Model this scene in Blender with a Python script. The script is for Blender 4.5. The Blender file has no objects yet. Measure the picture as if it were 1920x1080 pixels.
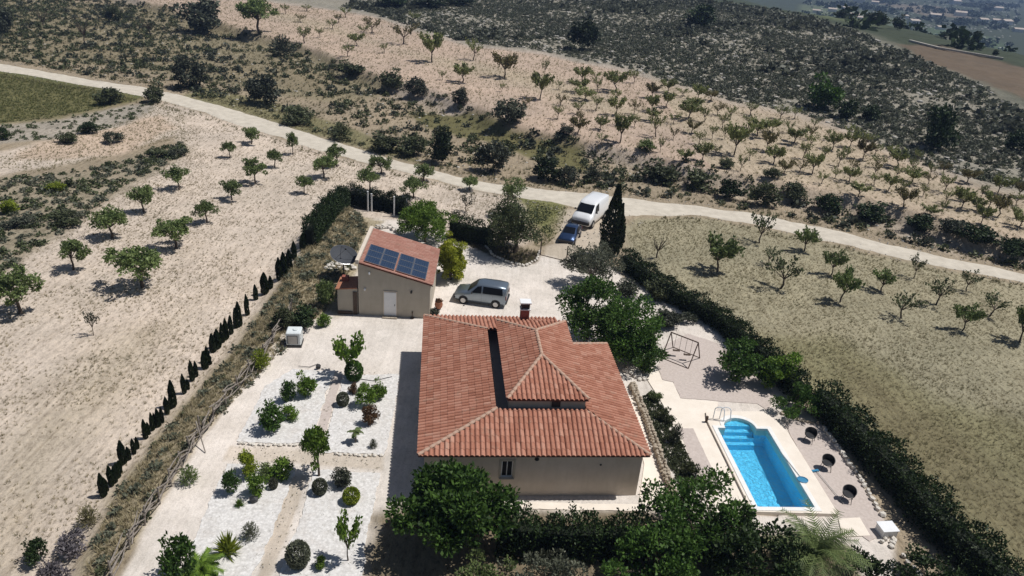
import bpy, bmesh, math, random
import numpy as np
from mathutils import Vector, Matrix, Euler

random.seed(7)
scene = bpy.context.scene
COL = scene.collection
R = math.radians

# ------------------------------------------------------------------ camera
CAM_F, CAM_P, CAM_R, CAM_H = 1371.0, R(26), R(4.5), 27.0
_r0 = np.array([1, 0, 0.]); _f = np.array([0, math.cos(CAM_P), -math.sin(CAM_P)])
_u0 = np.array([0, math.sin(CAM_P), math.cos(CAM_P)])
_r = math.cos(CAM_R)*_r0 + math.sin(CAM_R)*_u0
_u = math.cos(CAM_R)*_u0 - math.sin(CAM_R)*_r0
_c = np.array([0, 0, CAM_H])
cam_data = bpy.data.cameras.new('camera'); cam = bpy.data.objects.new('camera', cam_data); COL.objects.link(cam)
cam_data.sensor_width = 36; cam_data.lens = 36*CAM_F/1920; cam_data.clip_start = 0.5; cam_data.clip_end = 9000
M = Matrix((tuple(_r)+(0,), tuple(_u)+(0,), tuple(-_f)+(0,), (0, 0, 0, 1))).transposed()
M.translation = Vector(_c)
cam.matrix_world = M
scene.camera = cam
scene.render.resolution_x, scene.render.resolution_y = 1024, 576

# ------------------------------------------------------------------ light
SUN_EL, SUN_AZ = R(63), R(9)          # azimuth from +X towards +Y
world = bpy.data.worlds.new('World'); scene.world = world; world.use_nodes = True
nt = world.node_tree; nt.nodes.clear()
sky = nt.nodes.new('ShaderNodeTexSky'); sky.sky_type = 'NISHITA'; sky.sun_disc = False
sky.sun_elevation = SUN_EL; sky.sun_rotation = math.pi/2 - SUN_AZ
bg = nt.nodes.new('ShaderNodeBackground'); bg.inputs[1].default_value = 0.05
wo = nt.nodes.new('ShaderNodeOutputWorld')
nt.links.new(sky.outputs[0], bg.inputs[0]); nt.links.new(bg.outputs[0], wo.inputs[0])
sd = bpy.data.lights.new('sun', 'SUN'); sd.energy = 4.3; sd.angle = R(0.53); sd.color = (1, 0.972, 0.935)
sun = bpy.data.objects.new('sun', sd); COL.objects.link(sun)
_sv = Vector((math.cos(SUN_EL)*math.cos(SUN_AZ), math.cos(SUN_EL)*math.sin(SUN_AZ), math.sin(SUN_EL)))
sun.rotation_euler = _sv.to_track_quat('Z', 'Y').to_euler(); sun.location = (60, 60, 120)
vs = scene.view_settings
vs.view_transform = 'Standard'; vs.look = 'None'; vs.exposure = 0.0; vs.gamma = 1.0; vs.use_curve_mapping = False
scene.cycles.max_bounces = 6; scene.cycles.transparent_max_bounces = 8

# ------------------------------------------------------------------ survey helpers
def ray(x, y):
    return _f + _r*((x-960)/CAM_F) + _u*((540-y)/CAM_F)
def at(x, y, z=0.0):
    d = ray(x, y); return _c + d*((z-CAM_H)/d[2])
def px(p):
    d = np.asarray(p, float)-_c; w = d@_f
    return 960+CAM_F*(d@_r)/w, 540-CAM_F*(d@_u)/w, CAM_F/w
def poly(*pts, z=0.0):
    return np.array([at(a, b, z)[:2] for a, b in pts])
def ss(a, b, t):
    t = np.clip((t-a)/(b-a), 0, 1); return t*t*(3-2*t)
def sdist(P, V):
    """signed distance of points P (n,2) to polygon V: negative inside"""
    P = np.asarray(P, float); n = len(V); best = np.full(len(P), 1e18); ins = np.zeros(len(P), bool)
    for i in range(n):
        a, b = V[i], V[(i+1) % n]; ab = b-a; ap = P-a
        t = np.clip((ap@ab)/max(ab@ab, 1e-12), 0, 1)
        q = ap-t[:, None]*ab; best = np.minimum(best, (q*q).sum(1))
        c = ((a[1] > P[:, 1]) != (b[1] > P[:, 1]))
        xi = (b[0]-a[0])*(P[:, 1]-a[1])/((b[1]-a[1]) if abs(b[1]-a[1]) > 1e-12 else 1e-12)+a[0]
        ins ^= c & (P[:, 0] < xi)
    d = np.sqrt(best); return np.where(ins, -d, d)
def wob(P, s, k=0.0):
    """cheap smooth noise in about -1..1"""
    x, y = P[:, 0]/s, P[:, 1]/s
    v = (np.sin(1.7*x+0.9*y+k)+np.sin(-1.1*x+2.3*y+1.3+2*k)+np.sin(2.9*x-1.7*y+4.1+k)*.6
         + np.sin(0.63*x+0.41*y+2.2-k)*.9+np.sin(4.3*x+3.7*y+k)*.35)
    return v/2.6

# plan of the place, surveyed on level ground
YARD = poly((150, 1200), (205, 1075), (285, 955), (365, 825), (440, 725), (500, 650), (545, 575), (575, 500), (600, 440), (650, 395), (760, 408), (900, 445),
            (1010, 470), (1060, 462), (1165, 485), (1250, 545), (1340, 595), (1450, 680), (1540, 765), (1640, 880), (1740, 990), (1850, 1110), (1900, 1200))
_low = [(250, 0), (320, 20), (440, 55), (540, 80), (600, 100), (690, 140), (760, 160), (850, 187), (960, 240), (1060, 262), (1200, 292), (1290, 318), (1400, 340),
        (1520, 362), (1620, 380), (1700, 402), (1800, 432), (1920, 462), (2200, 530)]
UPLAND = np.vstack([poly(*_low, z=.4), [(260, 90), (2600, 90), (2600, 4000), (-1500, 4000), (-400, 420)]])
ORCHARD = np.vstack([poly(*_low, z=.4), poly((2200, 430), (1920, 345), (1830, 320), (1720, 285), (1600, 235), (1500, 205), (1380, 185), (1300, 160), (1200, 130), (1100, 110),
                     (1000, 90), (880, 75), (790, 50), (720, 28), (640, 12), (500, -8), z=3.0)])
VALLEY = np.vstack([poly((1180, 0), (1330, 12), (1500, 38), (1600, 68), (1700, 105), (1800, 138), (1920, 185), (2100, 250), z=4.5), [(420, 150), (3000, 400), (3000, 4000), (0, 4000)]])
POOL_A = R(5.4)
POOL_O = at(1420, 952, .15)[:2]
_pe = np.array([math.cos(POOL_A), math.sin(POOL_A)]); _pn = np.array([-math.sin(POOL_A), math.cos(POOL_A)])
POOL_W, POOL_L = 3.2, 6.9
def PL(x, y): return POOL_O+_pe*x+_pn*y
POOL_PIT = np.array([PL(-.25, -.25), PL(POOL_W+.25, -.25), PL(POOL_W+.25, POOL_L+.25), PL(2.6, POOL_L+1.45), PL(.35, POOL_L+1.45), PL(-.25, POOL_L+.25)])

def height(P):
    P = np.asarray(P, float)
    dy = sdist(P, YARD)
    out = ss(0.0, 4.0, dy)
    z = -1.05*ss(0.2, 3.6, dy)
    du = -sdist(P, UPLAND)
    z = z + 1.9*ss(-2.0, 1.2, du+0.8*wob(P, 6)) + 5.0*ss(0, 160, du)
    z = z - 46*ss(0, 330, -sdist(P, VALLEY))
    z = z + out*(0.10*wob(P, 7)+0.28*ss(20, 90, dy)*wob(P, 24, 1.0)) + 0.25*wob(P, 3.3, 2.)*ss(0, 10, -sdist(P, VALLEY)+30)*ss(5, 30, du)
    return z
def H1(x, y): return float(height(np.array([[x, y]]))[0])
_TS = np.exp(np.linspace(math.log(20), math.log(6000), 500))
def gp(x, y):
    """point of the ground seen at a survey pixel"""
    d = ray(x, y); P = _c+_TS[:, None]*d; g = P[:, 2]-height(P[:, :2])
    k = np.argmax(g < 0)
    if g[k] >= 0: k = len(_TS)-1
    lo, hi = _TS[max(k-1, 0)], _TS[k]
    T = np.linspace(lo, hi, 60); P = _c+T[:, None]*d; g = P[:, 2]-height(P[:, :2]); k = max(int(np.argmax(g < 0)), 1)
    p = _c+(T[k-1]+(T[k]-T[k-1])*g[k-1]/max(g[k-1]-g[k], 1e-9))*d; return np.array([p[0], p[1], H1(p[0], p[1])])
def size_at(p, topy, wpx):
    """height of a plant at p whose top is seen at row topy, and its width"""
    lo, hi = 0.05, 25
    for _ in range(24):
        m = .5*(lo+hi)
        if px(np.array(p)+[0, 0, m])[1] > topy: lo = m
        else: hi = m
    return lo, wpx/px(np.array(p)+[0, 0, lo*.5])[2]

# ------------------------------------------------------------------ object helpers
def tag(o, label=None, cat=None, group=None, kind=None):
    if label: o['label'] = label
    if cat: o['category'] = cat
    if group: o['group'] = group
    if kind: o['kind'] = kind
    return o
def empty(name, loc=(0, 0, 0), rz=0.0, **k):
    o = bpy.data.objects.new(name, None); COL.objects.link(o)
    o.location = tuple(float(v) for v in loc); o.rotation_euler = (0, 0, rz); o.empty_display_size = .3
    return tag(o, **k)
def link(name, me, parent=None, loc=None, rot=None, sc=None, **k):
    o = bpy.data.objects.new(name, me); COL.objects.link(o)
    if parent: o.parent = parent
    if loc is not None: o.location = tuple(float(v) for v in loc)
    if rot is not None: o.rotation_euler = rot
    if sc is not None: o.scale = sc if hasattr(sc, '__len__') else (sc, sc, sc)
    return tag(o, **k)
def copy_tree(o, parent=None, **k):
    c = o.copy(); COL.objects.link(c); c.parent = parent
    for ch in list(o.children): copy_tree(ch, c)
    return tag(c, **k)
def np_mesh(name, V, F, mat=None, smooth=False, mats=None, mi=None):
    """V (n,3), F (m,k) all faces with k corners"""
    V = np.asarray(V, np.float32); F = np.asarray(F, np.int32); k = F.shape[1]
    me = bpy.data.meshes.new(name)
    me.vertices.add(len(V)); me.vertices.foreach_set('co', V.ravel())
    me.loops.add(F.size); me.loops.foreach_set('vertex_index', F.ravel())
    me.polygons.add(len(F)); me.polygons.foreach_set('loop_start', np.arange(0, F.size, k, dtype=np.int32))
    me.polygons.foreach_set('loop_total', np.full(len(F), k, np.int32))
    if smooth: me.polygons.foreach_set('use_smooth', np.ones(len(F), bool))
    for m in (mats or ([mat] if mat else [])): me.materials.append(m)
    if mi is not None: me.polygons.foreach_set('material_index', np.asarray(mi, np.int32))
    me.update(calc_edges=True); return me
class MB:
    """collects boxes, tubes and polygons into one mesh"""
    def __init__(s): s.v = []; s.f = []
    def add(s, v, f):
        n = len(s.v); s.v += [tuple(float(q) for q in p) for p in v]; s.f += [tuple(i+n for i in g) for g in f]; return s
    def box(s, c, d, rz=0, rx=0, ry=0):
        m = Euler((rx, ry, rz)).to_matrix(); c = Vector([float(q) for q in c]); h = [q/2 for q in d]
        v = [c+m@Vector((a*h[0], b*h[1], e*h[2])) for e in (-1, 1) for b in (-1, 1) for a in (-1, 1)]
        return s.add(v, [(0, 2, 3, 1), (4, 5, 7, 6), (0, 1, 5, 4), (2, 6, 7, 3), (0, 4, 6, 2), (1, 3, 7, 5)])
    def tube(s, a, b, r0, r1=None, n=7, cap=True):
        r1 = r0 if r1 is None else r1; a = Vector([float(q) for q in a]); b = Vector([float(q) for q in b])
        q = (b-a).to_track_quat('Z', 'Y').to_matrix()
        v = [a+q@Vector((math.cos(t)*r0, math.sin(t)*r0, 0)) for t in [6.28319*i/n for i in range(n)]]
        v += [b+q@Vector((math.cos(t)*r1, math.sin(t)*r1, 0)) for t in [6.28319*i/n for i in range(n)]]
        f = [(i, (i+1) % n, n+(i+1) % n, n+i) for i in range(n)]
        if cap: f += [tuple(range(n-1, -1, -1)), tuple(range(n, 2*n))]
        return s.add(v, f)
    def path(s, pts, r, n=6):
        for a, b in zip(pts, pts[1:]): s.tube(a, b, r, r, n)
        return s
    def lathe(s, prof, n=16, c=(0, 0, 0)):
        v = []; f = []
        for r_, z in prof:
            v += [(c[0]+r_*math.cos(6.28319*i/n), c[1]+r_*math.sin(6.28319*i/n), c[2]+z) for i in range(n)]
        for j in range(len(prof)-1):
            f += [(j*n+i, j*n+(i+1) % n, (j+1)*n+(i+1) % n, (j+1)*n+i) for i in range(n)]
        f += [tuple(range(n-1, -1, -1)), tuple(range((len(prof)-1)*n, len(prof)*n))]
        return s.add(v, f)
    def slab(s, pts, z0, z1):
        n = len(pts); v = [(p[0], p[1], z0) for p in pts]+[(p[0], p[1], z1) for p in pts]
        f = [tuple(range(n-1, -1, -1)), tuple(range(n, 2*n))]+[(i, (i+1) % n, n+(i+1) % n, n+i) for i in range(n)]
        return s.add(v, f)
    def mesh(s, name, mat, smooth=False, bevel=0):
        me = bpy.data.meshes.new(name); me.from_pydata(s.v, [], s.f); me.materials.append(mat)
        bm = bmesh.new(); bm.from_mesh(me)
        bmesh.ops.recalc_face_normals(bm, faces=bm.faces)
        if bevel: bmesh.ops.bevel(bm, geom=[e for e in bm.edges], offset=bevel, segments=1, affect='EDGES', clamp_overlap=True)
        if smooth:
            for p in bm.faces: p.smooth = True
        bm.to_mesh(me); bm.free(); me.update(); return me
    def build(s, name, mat, parent=None, smooth=False, bevel=0, **k):
        return link(name, s.mesh(name, mat, smooth, bevel), parent, **k)

# ------------------------------------------------------------------ materials
def newmat(name):
    m = bpy.data.materials.new(name); m.use_nodes = True; n = m.node_tree.nodes
    return m, m.node_tree, n['Principled BSDF']
def N(nt, t, **k):
    n = nt.nodes.new(t)
    for a, b in k.items(): setattr(n, a, b)
    return n
def ramp(nt, fac, stops):
    r = N(nt, 'ShaderNodeValToRGB'); e = r.color_ramp.elements
    while len(e) < len(stops): e.new(.5)
    for q, (p, c) in zip(e, stops): q.position = p; q.color = tuple(c)+((1,) if len(c) == 3 else ())
    nt.links.new(fac, r.inputs[0]); return r.outputs[0]
def noise(nt, scale, detail=4, rough=.6, coord='Object', dist=0):
    tc = N(nt, 'ShaderNodeTexCoord'); n = N(nt, 'ShaderNodeTexNoise')
    n.inputs['Scale'].default_value = scale; n.inputs['Detail'].default_value = detail; n.inputs['Roughness'].default_value = rough; n.inputs['Distortion'].default_value = dist
    if coord == 'World':
        g = N(nt, 'ShaderNodeNewGeometry'); nt.links.new(g.outputs['Position'], n.inputs['Vector'])
    else: nt.links.new(tc.outputs[coord], n.inputs['Vector'])
    return n.outputs[0]
def mixc(nt, fac, a, b, mode='MIX'):
    m = N(nt, 'ShaderNodeMix', data_type='RGBA', blend_type=mode)
    for s, v in ((m.inputs[0], fac), (m.inputs[6], a), (m.inputs[7], b)):
        if hasattr(v, 'is_linked'): nt.links.new(v, s)
        else: s.default_value = v if not hasattr(v, '__len__') else tuple(v)+((1,) if len(v) == 3 else ())
    return m.outputs[2]
def bump(nt, bsdf, h, strength=.3, dist=.05):
    b = N(nt, 'ShaderNodeBump'); b.inputs['Strength'].default_value = strength; b.inputs['Distance'].default_value = dist
    nt.links.new(h, b.inputs['Height']); nt.links.new(b.outputs[0], bsdf.inputs['Normal'])
def surf(name, c1, c2, scale=3, rough=.8, bs=.25, bd=.02, metal=0, detail=5, coord='Object', spec=.3, lo=.3, hi=.7):
    m, nt, b = newmat(name); n = noise(nt, scale, detail, .65, coord)
    nt.links.new(ramp(nt, n, [(lo, c1), (hi, c2)]), b.inputs['Base Color'])
    b.inputs['Roughness'].default_value = rough; b.inputs['Metallic'].default_value = metal; b.inputs['Specular IOR Level'].default_value = spec
    if bs: bump(nt, b, n, bs, bd)
    return m
def leafmat(name, dark, light, trans=.3, pos=.35):
    m, nt, b = newmat(name)
    g = N(nt, 'ShaderNodeNewGeometry'); oi = N(nt, 'ShaderNodeObjectInfo')
    nz = noise(nt, 1.3, 2, .5, 'World')
    a = N(nt, 'ShaderNodeMath', operation='ADD'); nt.links.new(g.outputs['Random Per Island'], a.inputs[0]); nt.links.new(nz, a.inputs[1])
    a2 = N(nt, 'ShaderNodeMath', operation='MULTIPLY'); nt.links.new(a.outputs[0], a2.inputs[0]); a2.inputs[1].default_value = .5
    c = ramp(nt, a2.outputs[0], [(.2, dark), (.8, light)])
    hv = N(nt, 'ShaderNodeHueSaturation'); 
    mr = N(nt, 'ShaderNodeMapRange'); nt.links.new(oi.outputs['Random'], mr.inputs[0]); mr.inputs[3].default_value = .8; mr.inputs[4].default_value = 1.2
    nt.links.new(mr.outputs[0], hv.inputs['Value']); nt.links.new(c, hv.inputs['Color'])
    nt.links.new(hv.outputs[0], b.inputs['Base Color']); b.inputs['Roughness'].default_value = .55; b.inputs['Specular IOR Level'].default_value = .25
    tr = N(nt, 'ShaderNodeBsdfTranslucent'); nt.links.new(hv.outputs[0], tr.inputs[0])
    mx = N(nt, 'ShaderNodeMixShader'); mx.inputs[0].default_value = trans
    nt.links.new(b.outputs[0], mx.inputs[1]); nt.links.new(tr.outputs[0], mx.inputs[2])
    nt.links.new(mx.outputs[0], nt.nodes['Material Output'].inputs[0]); return m
def glossmat(name, col, rough=.3, metal=0, coat=0):
    m, nt, b = newmat(name); n = noise(nt, 6, 3)
    nt.links.new(mixc(nt, n, col, [q*.82 for q in col]), b.inputs['Base Color'])
    b.inputs['Roughness'].default_value = rough; b.inputs['Metallic'].default_value = metal; b.inputs['Coat Weight'].default_value = coat
    return m
X = {}
X['bark'] = surf('bark', (.05, .038, .028), (.13, .10, .075), 8)
X['bark_grey'] = surf('bark_grey', (.10, .09, .08), (.24, .21, .18), 8)
X['olive'] = leafmat('olive_leaf', (.058, .09, .027), (.22, .275, .10))
X['almond'] = leafmat('almond_leaf', (.085, .105, .034), (.27, .29, .11))
X['almond2'] = leafmat('almond_leaf_dry', (.075, .072, .028), (.22, .19, .085))
X['deep'] = leafmat('deep_leaf', (.018, .046, .009), (.10, .185, .034))
X['fresh'] = leafmat('fresh_leaf', (.042, .095, .011), (.21, .32, .046))
X['lime'] = leafmat('lime_leaf', (.10, .15, .012), (.30, .34, .035))
X['gold'] = leafmat('gold_leaf', (.11, .145, .010), (.44, .45, .05))
X['cyp'] = leafmat('cypress_leaf', (.007, .015, .005), (.030, .046, .015), .12)
X['hedge'] = leafmat('hedge_leaf', (.009, .021, .006), (.042, .068, .019), .15)
X['grey'] = leafmat('grey_leaf', (.065, .074, .048), (.19, .20, .14))
X['greyd'] = leafmat('dark_grey_leaf', (.028, .034, .023), (.10, .11, .075), .2)
X['scrub'] = leafmat('scrub_leaf', (.030, .040, .018), (.115, .13, .062), .2)
X['scrub2'] = leafmat('slope_scrub_leaf', (.050, .056, .038), (.15, .158, .112), .25)
X['red'] = leafmat('red_leaf', (.06, .035, .016), (.20, .11, .05))
X['lav'] = leafmat('lavender_leaf', (.07, .065, .07), (.18, .16, .17), .2)
X['straw'] = leafmat('straw', (.18, .15, .085), (.42, .36, .23), .3)
X['straw_g'] = leafmat('straw_green', (.105, .10, .05), (.30, .265, .145), .3)
X['meadow'] = leafmat('meadow_grass', (.06, .075, .022), (.20, .20, .07), .3)
X['olived'] = leafmat('dusky_leaf', (.040, .056, .024), (.15, .175, .078), .25)
X['rock'] = surf('pale_rock', (.30, .28, .25), (.52, .49, .44), 3)
def stained(name, c1, c2, c3):
    m, nt, b = newmat(name); n = noise(nt, 1.1, 6, .65); tc = N(nt, 'ShaderNodeTexCoord'); mp = N(nt, 'ShaderNodeMapping'); mp.inputs['Scale'].default_value = (2.2, 2.2, .4); nt.links.new(tc.outputs['Object'], mp.inputs[0])
    s = N(nt, 'ShaderNodeTexNoise'); s.inputs['Scale'].default_value = 1.6; s.inputs['Detail'].default_value = 5; nt.links.new(mp.outputs[0], s.inputs['Vector'])
    c = ramp(nt, n, [(.3, c1), (.7, c2)]); c = mixc(nt, ramp(nt, s.outputs[0], [(.50, (0, 0, 0)), (.8, (.32, .32, .32))]), c, c3)
    nt.links.new(c, b.inputs['Base Color']); b.inputs['Roughness'].default_value = .92; b.inputs['Specular IOR Level'].default_value = .15; bump(nt, b, noise(nt, 30, 3), .15, .01); return m
X['plaster'] = stained('cream_plaster', (.56, .485, .40), (.66, .58, .49), (.44, .375, .30))
X['plaster2'] = stained('beige_plaster', (.40, .36, .295), (.47, .425, .355), (.32, .28, .22))
X['white'] = surf('white_paint', (.70, .71, .72), (.80, .80, .80), 2, .5, .05)
X['dark'] = glossmat('dark_plastic', (.018, .018, .02), .5)
X['rubber'] = glossmat('rubber', (.012, .012, .012), .8)
X['glass'] = glossmat('dark_glass', (.008, .010, .014), .3)
X['glass'].node_tree.nodes['Principled BSDF'].inputs['Specular IOR Level'].default_value = .12
X['steel'] = glossmat('steel', (.5, .5, .5), .35, .9)
X['wood'] = surf('weathered_wood', (.12, .10, .085), (.33, .29, .25), 9)
X['wood_d'] = surf('brown_wood', (.06, .04, .03), (.12, .085, .06), 9)
X['stone'] = surf('dry_stone', (.26, .215, .16), (.50, .43, .34), 4, .9, .4)
X['stone_w'] = surf('white_stone', (.48, .44, .38), (.72, .68, .62), 4, .9, .4)
X['deck'] = surf('cream_paving', (.70, .62, .525), (.80, .725, .63), 1.1, .75, .1, detail=8)
X['silver'] = glossmat('silver_paint', (.26, .31, .36), .3, .7, .6)
X['bluep'] = glossmat('blue_paint', (.03, .06, .14), .3, .6, .8)
X['whitep'] = glossmat('white_van_paint', (.80, .81, .82), .35, 0, .5)
X['clay'] = surf('terracotta', (.28, .11, .06), (.42, .19, .11), 6)
# ------------------------------------------------------------------ ground sheet
def lin(P, pts, z=-1.0): return sdist(P, poly(*pts, z=z))
def build_ground():
    ys = [6.0]
    while ys[-1] < 5200:
        y = ys[-1]; ys.append(y+max(.26, .0085*y))
    ys = np.array(ys); nx = 640
    t = np.linspace(-1, 1, nx); t = .75*t+.25*t**3
    half = ys*.92+26
    Xg = t[None, :]*half[:, None]; Yg = np.repeat(ys[:, None], nx, 1)
    P = np.stack([Xg.ravel(), Yg.ravel()], 1)
    z = height(P)
    pit = sdist(P, POOL_PIT); z = np.where(pit < 0, -2.6, z)
    V = np.column_stack([P, z])
    ny = len(ys); i = np.arange(ny-1)[:, None]*nx+np.arange(nx-1)[None, :]; i = i.ravel()
    F = np.stack([i, i+1, i+nx+1, i+nx], 1)
    # soil colours by parcel (albedo) and how grassy each parcel is
    w1 = wob(P, 2.2)*.5+wob(P, .9, 3.)*.35; w2 = wob(P, 9, 1.)
    col = np.empty((len(P), 3)); col[:] = (.315, .262, .195)
    rough = np.full(len(P), .75)
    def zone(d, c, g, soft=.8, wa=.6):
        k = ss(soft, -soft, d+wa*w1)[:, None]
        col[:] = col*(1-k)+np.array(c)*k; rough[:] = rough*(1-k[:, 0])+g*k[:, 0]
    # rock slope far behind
    up = sdist(P, UPLAND)
    zone(up, (.27, .255, .218), .95, 2)
    zone(sdist(P, ORCHARD)-2.5+2*w2, (.40, .345, .30), .9, 3)
    zone(lin(P, ((-400, -40), (0, -10), (320, 15), (440, 55), (540, 80), (690, 140), (760, 160), (640, 190), (400, 150), (200, 120), (0, 105), (-400, 90)), z=-.5), (.235, .205, .14), .9, 2)
    zone(lin(P, ((-200, 120), (0, 122), (200, 158), (290, 175), (250, 190), (80, 190), (-300, 180))), (.09, .105, .04), .6)
    # left field
    LF = poly((-300, 1300), (-300, 540), (0, 505), (130, 425), (240, 345), (345, 290), (330, 255), (200, 290), (100, 310), (0, 330), (-60, 300), (100, 262), (220, 235), (300, 190), (390, 214), (500, 252),
              (620, 290), (740, 320), (850, 347), (940, 367), (1000, 385), (980, 480), (640, 420), (560, 560), (440, 700), (340, 830), (170, 1050), (120, 1300), z=-1)
    zone(sdist(P, LF), (.55, .475, .41), .66)
    zone(lin(P, ((60, 270), (300, 215), (330, 240), (220, 290), (90, 300), (20, 300))), (.50, .40, .32), .45)
    zone(lin(P, ((-50, 130), (0, 133), (90, 150), (200, 168), (265, 186), (190, 205), (100, 224), (0, 234), (-100, 240))), (.150, .142, .066), .75, 2.0, 1.6)
    zone(lin(P, ((0, 236), (110, 226), (200, 207), (280, 190), (300, 200), (230, 235), (100, 262), (0, 270))), (.34, .31, .27), .9)
    zone(lin(P, ((-80, 335), (60, 330), (150, 320), (260, 292), (340, 268), (352, 285), (240, 348), (130, 425), (0, 515), (-100, 560))), (.285, .25, .19), 1.0, 1.5, 1.5)
    # dry rough patches in the left field
    zone(lin(P, ((-100, 860), (60, 720), (180, 610), (330, 560), (420, 440), (470, 470), (400, 600), (300, 740), (180, 900), (60, 1100), (-100, 1150)), z=-1)+1.4+1.5*w2, (.46, .395, .32), .75, 2.5)
    # bank between cypresses and fence
    zone(lin(P, ((130, 1100), (190, 935), (320, 770), (440, 640), (550, 490), (600, 420), (650, 390), (690, 430), (640, 560), (520, 690), (370, 850), (215, 1090)), z=-.5), (.36, .31, .22), .95)
    # right field
    RF = poly((1160, 430), (1200, 408), (1330, 410), (1440, 430), (1560, 457), (1700, 490), (1920, 535), (2400, 650), (2500, 1300), (1850, 1300), (1760, 1010), (1600, 830), (1500, 700), (1340, 590), (1200, 500), z=-1)
    zone(sdist(P, RF), (.305, .28, .20), .8)
    zone(lin(P, ((1400, 620), (1560, 640), (1750, 760), (1950, 800), (2300, 1200), (1880, 1200), (1700, 980), (1560, 780)))+1.2*w2, (.215, .20, .12), .8, 2)
    zone(lin(P, ((1600, 690), (1800, 830), (1960, 960), (1960, 1120), (1850, 1010), (1700, 860)))+1.0*w2, (.185, .165, .10), .8, 2)
    # olive strips beyond the track
    zone(lin(P, ((760, 205), (900, 218), (1000, 252), (1090, 280), (1110, 320), (1030, 310), (930, 268), (800, 238)), z=-.8), (.145, .135, .065), .5)
    zone(lin(P, ((0, 35), (150, 75), (300, 95), (420, 105), (560, 125), (640, 150), (600, 175), (400, 140), (200, 110), (0, 90))), (.24, .205, .14), .9)
    zone(lin(P, ((330, 185), (420, 200), (620, 262), (800, 312), (760, 280), (640, 235), (500, 185), (380, 165))), (.20, .185, .105), .9)
    zone(sdist(P, ORCHARD)+.5, (.455, .36, .295), .75, 1.2)
    zone(sdist(P, ORCHARD)*.5+np.where(P[:, 0] > 25, 0, 9), (.41, .345, .265), .85, 3)
    # valley
    v = sdist(P, VALLEY)
    zone(v, (.055, .068, .046), .8, 8)
    Vp = lambda *pts: sdist(P, np.array([gp(*q)[:2] for q in pts]))
    zone(Vp((1680, 82), (1760, 85), (1850, 108), (1925, 128), (1960, 150), (1960, 205), (1880, 168), (1790, 134), (1720, 106)), (.135, .105, .078), .3, 2, 1)
    for q, c in (((1500, 8), (1600, 14), (1700, 40), (1640, 50), (1530, 30)), (.10, .12, .07)), (((1640, 5), (1760, 12), (1830, 35), (1740, 30)), (.15, .13, .10)), (((1740, 50), (1860, 70), (1900, 95), (1800, 80)), (.08, .11, .06)):
        zone(Vp(*q), c, .3, 6, 1)
    far = ss(500, 1200, P[:, 1])
    # yard
    zone(lin(P, ((215, 1100), (290, 965), (375, 825), (510, 655), (560, 590), (600, 600), (630, 560), (660, 480), (700, 410), (760, 415), (870, 445), (920, 470), (1010, 480), (1110, 470), (1170, 520), (1340, 615), (1540, 790), (1680, 1010), (1700, 1300), (150, 1300)), z=0), (.655, .605, .565), .3, .25, .2)
    zone(lin(P, ((590, 560), (560, 590), (575, 520), (600, 470), (650, 405), (720, 415), (700, 430), (672, 500), (660, 590), (630, 600)), z=0), (.36, .31, .22), .95, .4)
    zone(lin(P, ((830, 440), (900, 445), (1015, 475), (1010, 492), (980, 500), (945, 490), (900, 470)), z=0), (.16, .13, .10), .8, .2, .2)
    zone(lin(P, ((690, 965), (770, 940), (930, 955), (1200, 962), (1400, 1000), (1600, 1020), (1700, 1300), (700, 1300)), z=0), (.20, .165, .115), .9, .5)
    zone(lin(P, ((520, 900), (575, 890), (540, 1000), (500, 1100), (480, 1100)), z=0), (.54, .475, .41), .3, .1, .1)
    zone(lin(P, ((430, 835), (720, 852), (720, 882), (420, 862)), z=0), (.57, .505, .44), .3, .1, .1)
    # lane into the yard
    zone(lin(P, ((1045, 385), (1180, 395), (1150, 430), (1120, 470), (1060, 500), (1015, 490), (1050, 430)), z=-.6), (.46, .40, .33), .25, .5)
    zone(lin(P, ((970, 362), (1060, 378), (1050, 400), (1030, 440), (1000, 420), (980, 385)), z=-1), (.20, .20, .09), .7)
    me = np_mesh('ground', V, F, X_ground, smooth=True)
    a = me.color_attributes.new('soil', 'FLOAT_COLOR', 'POINT'); a.data.foreach_set('color', np.column_stack([col, rough]).astype(np.float32).ravel())
    return link('ground', me, kind='structure')
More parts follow.
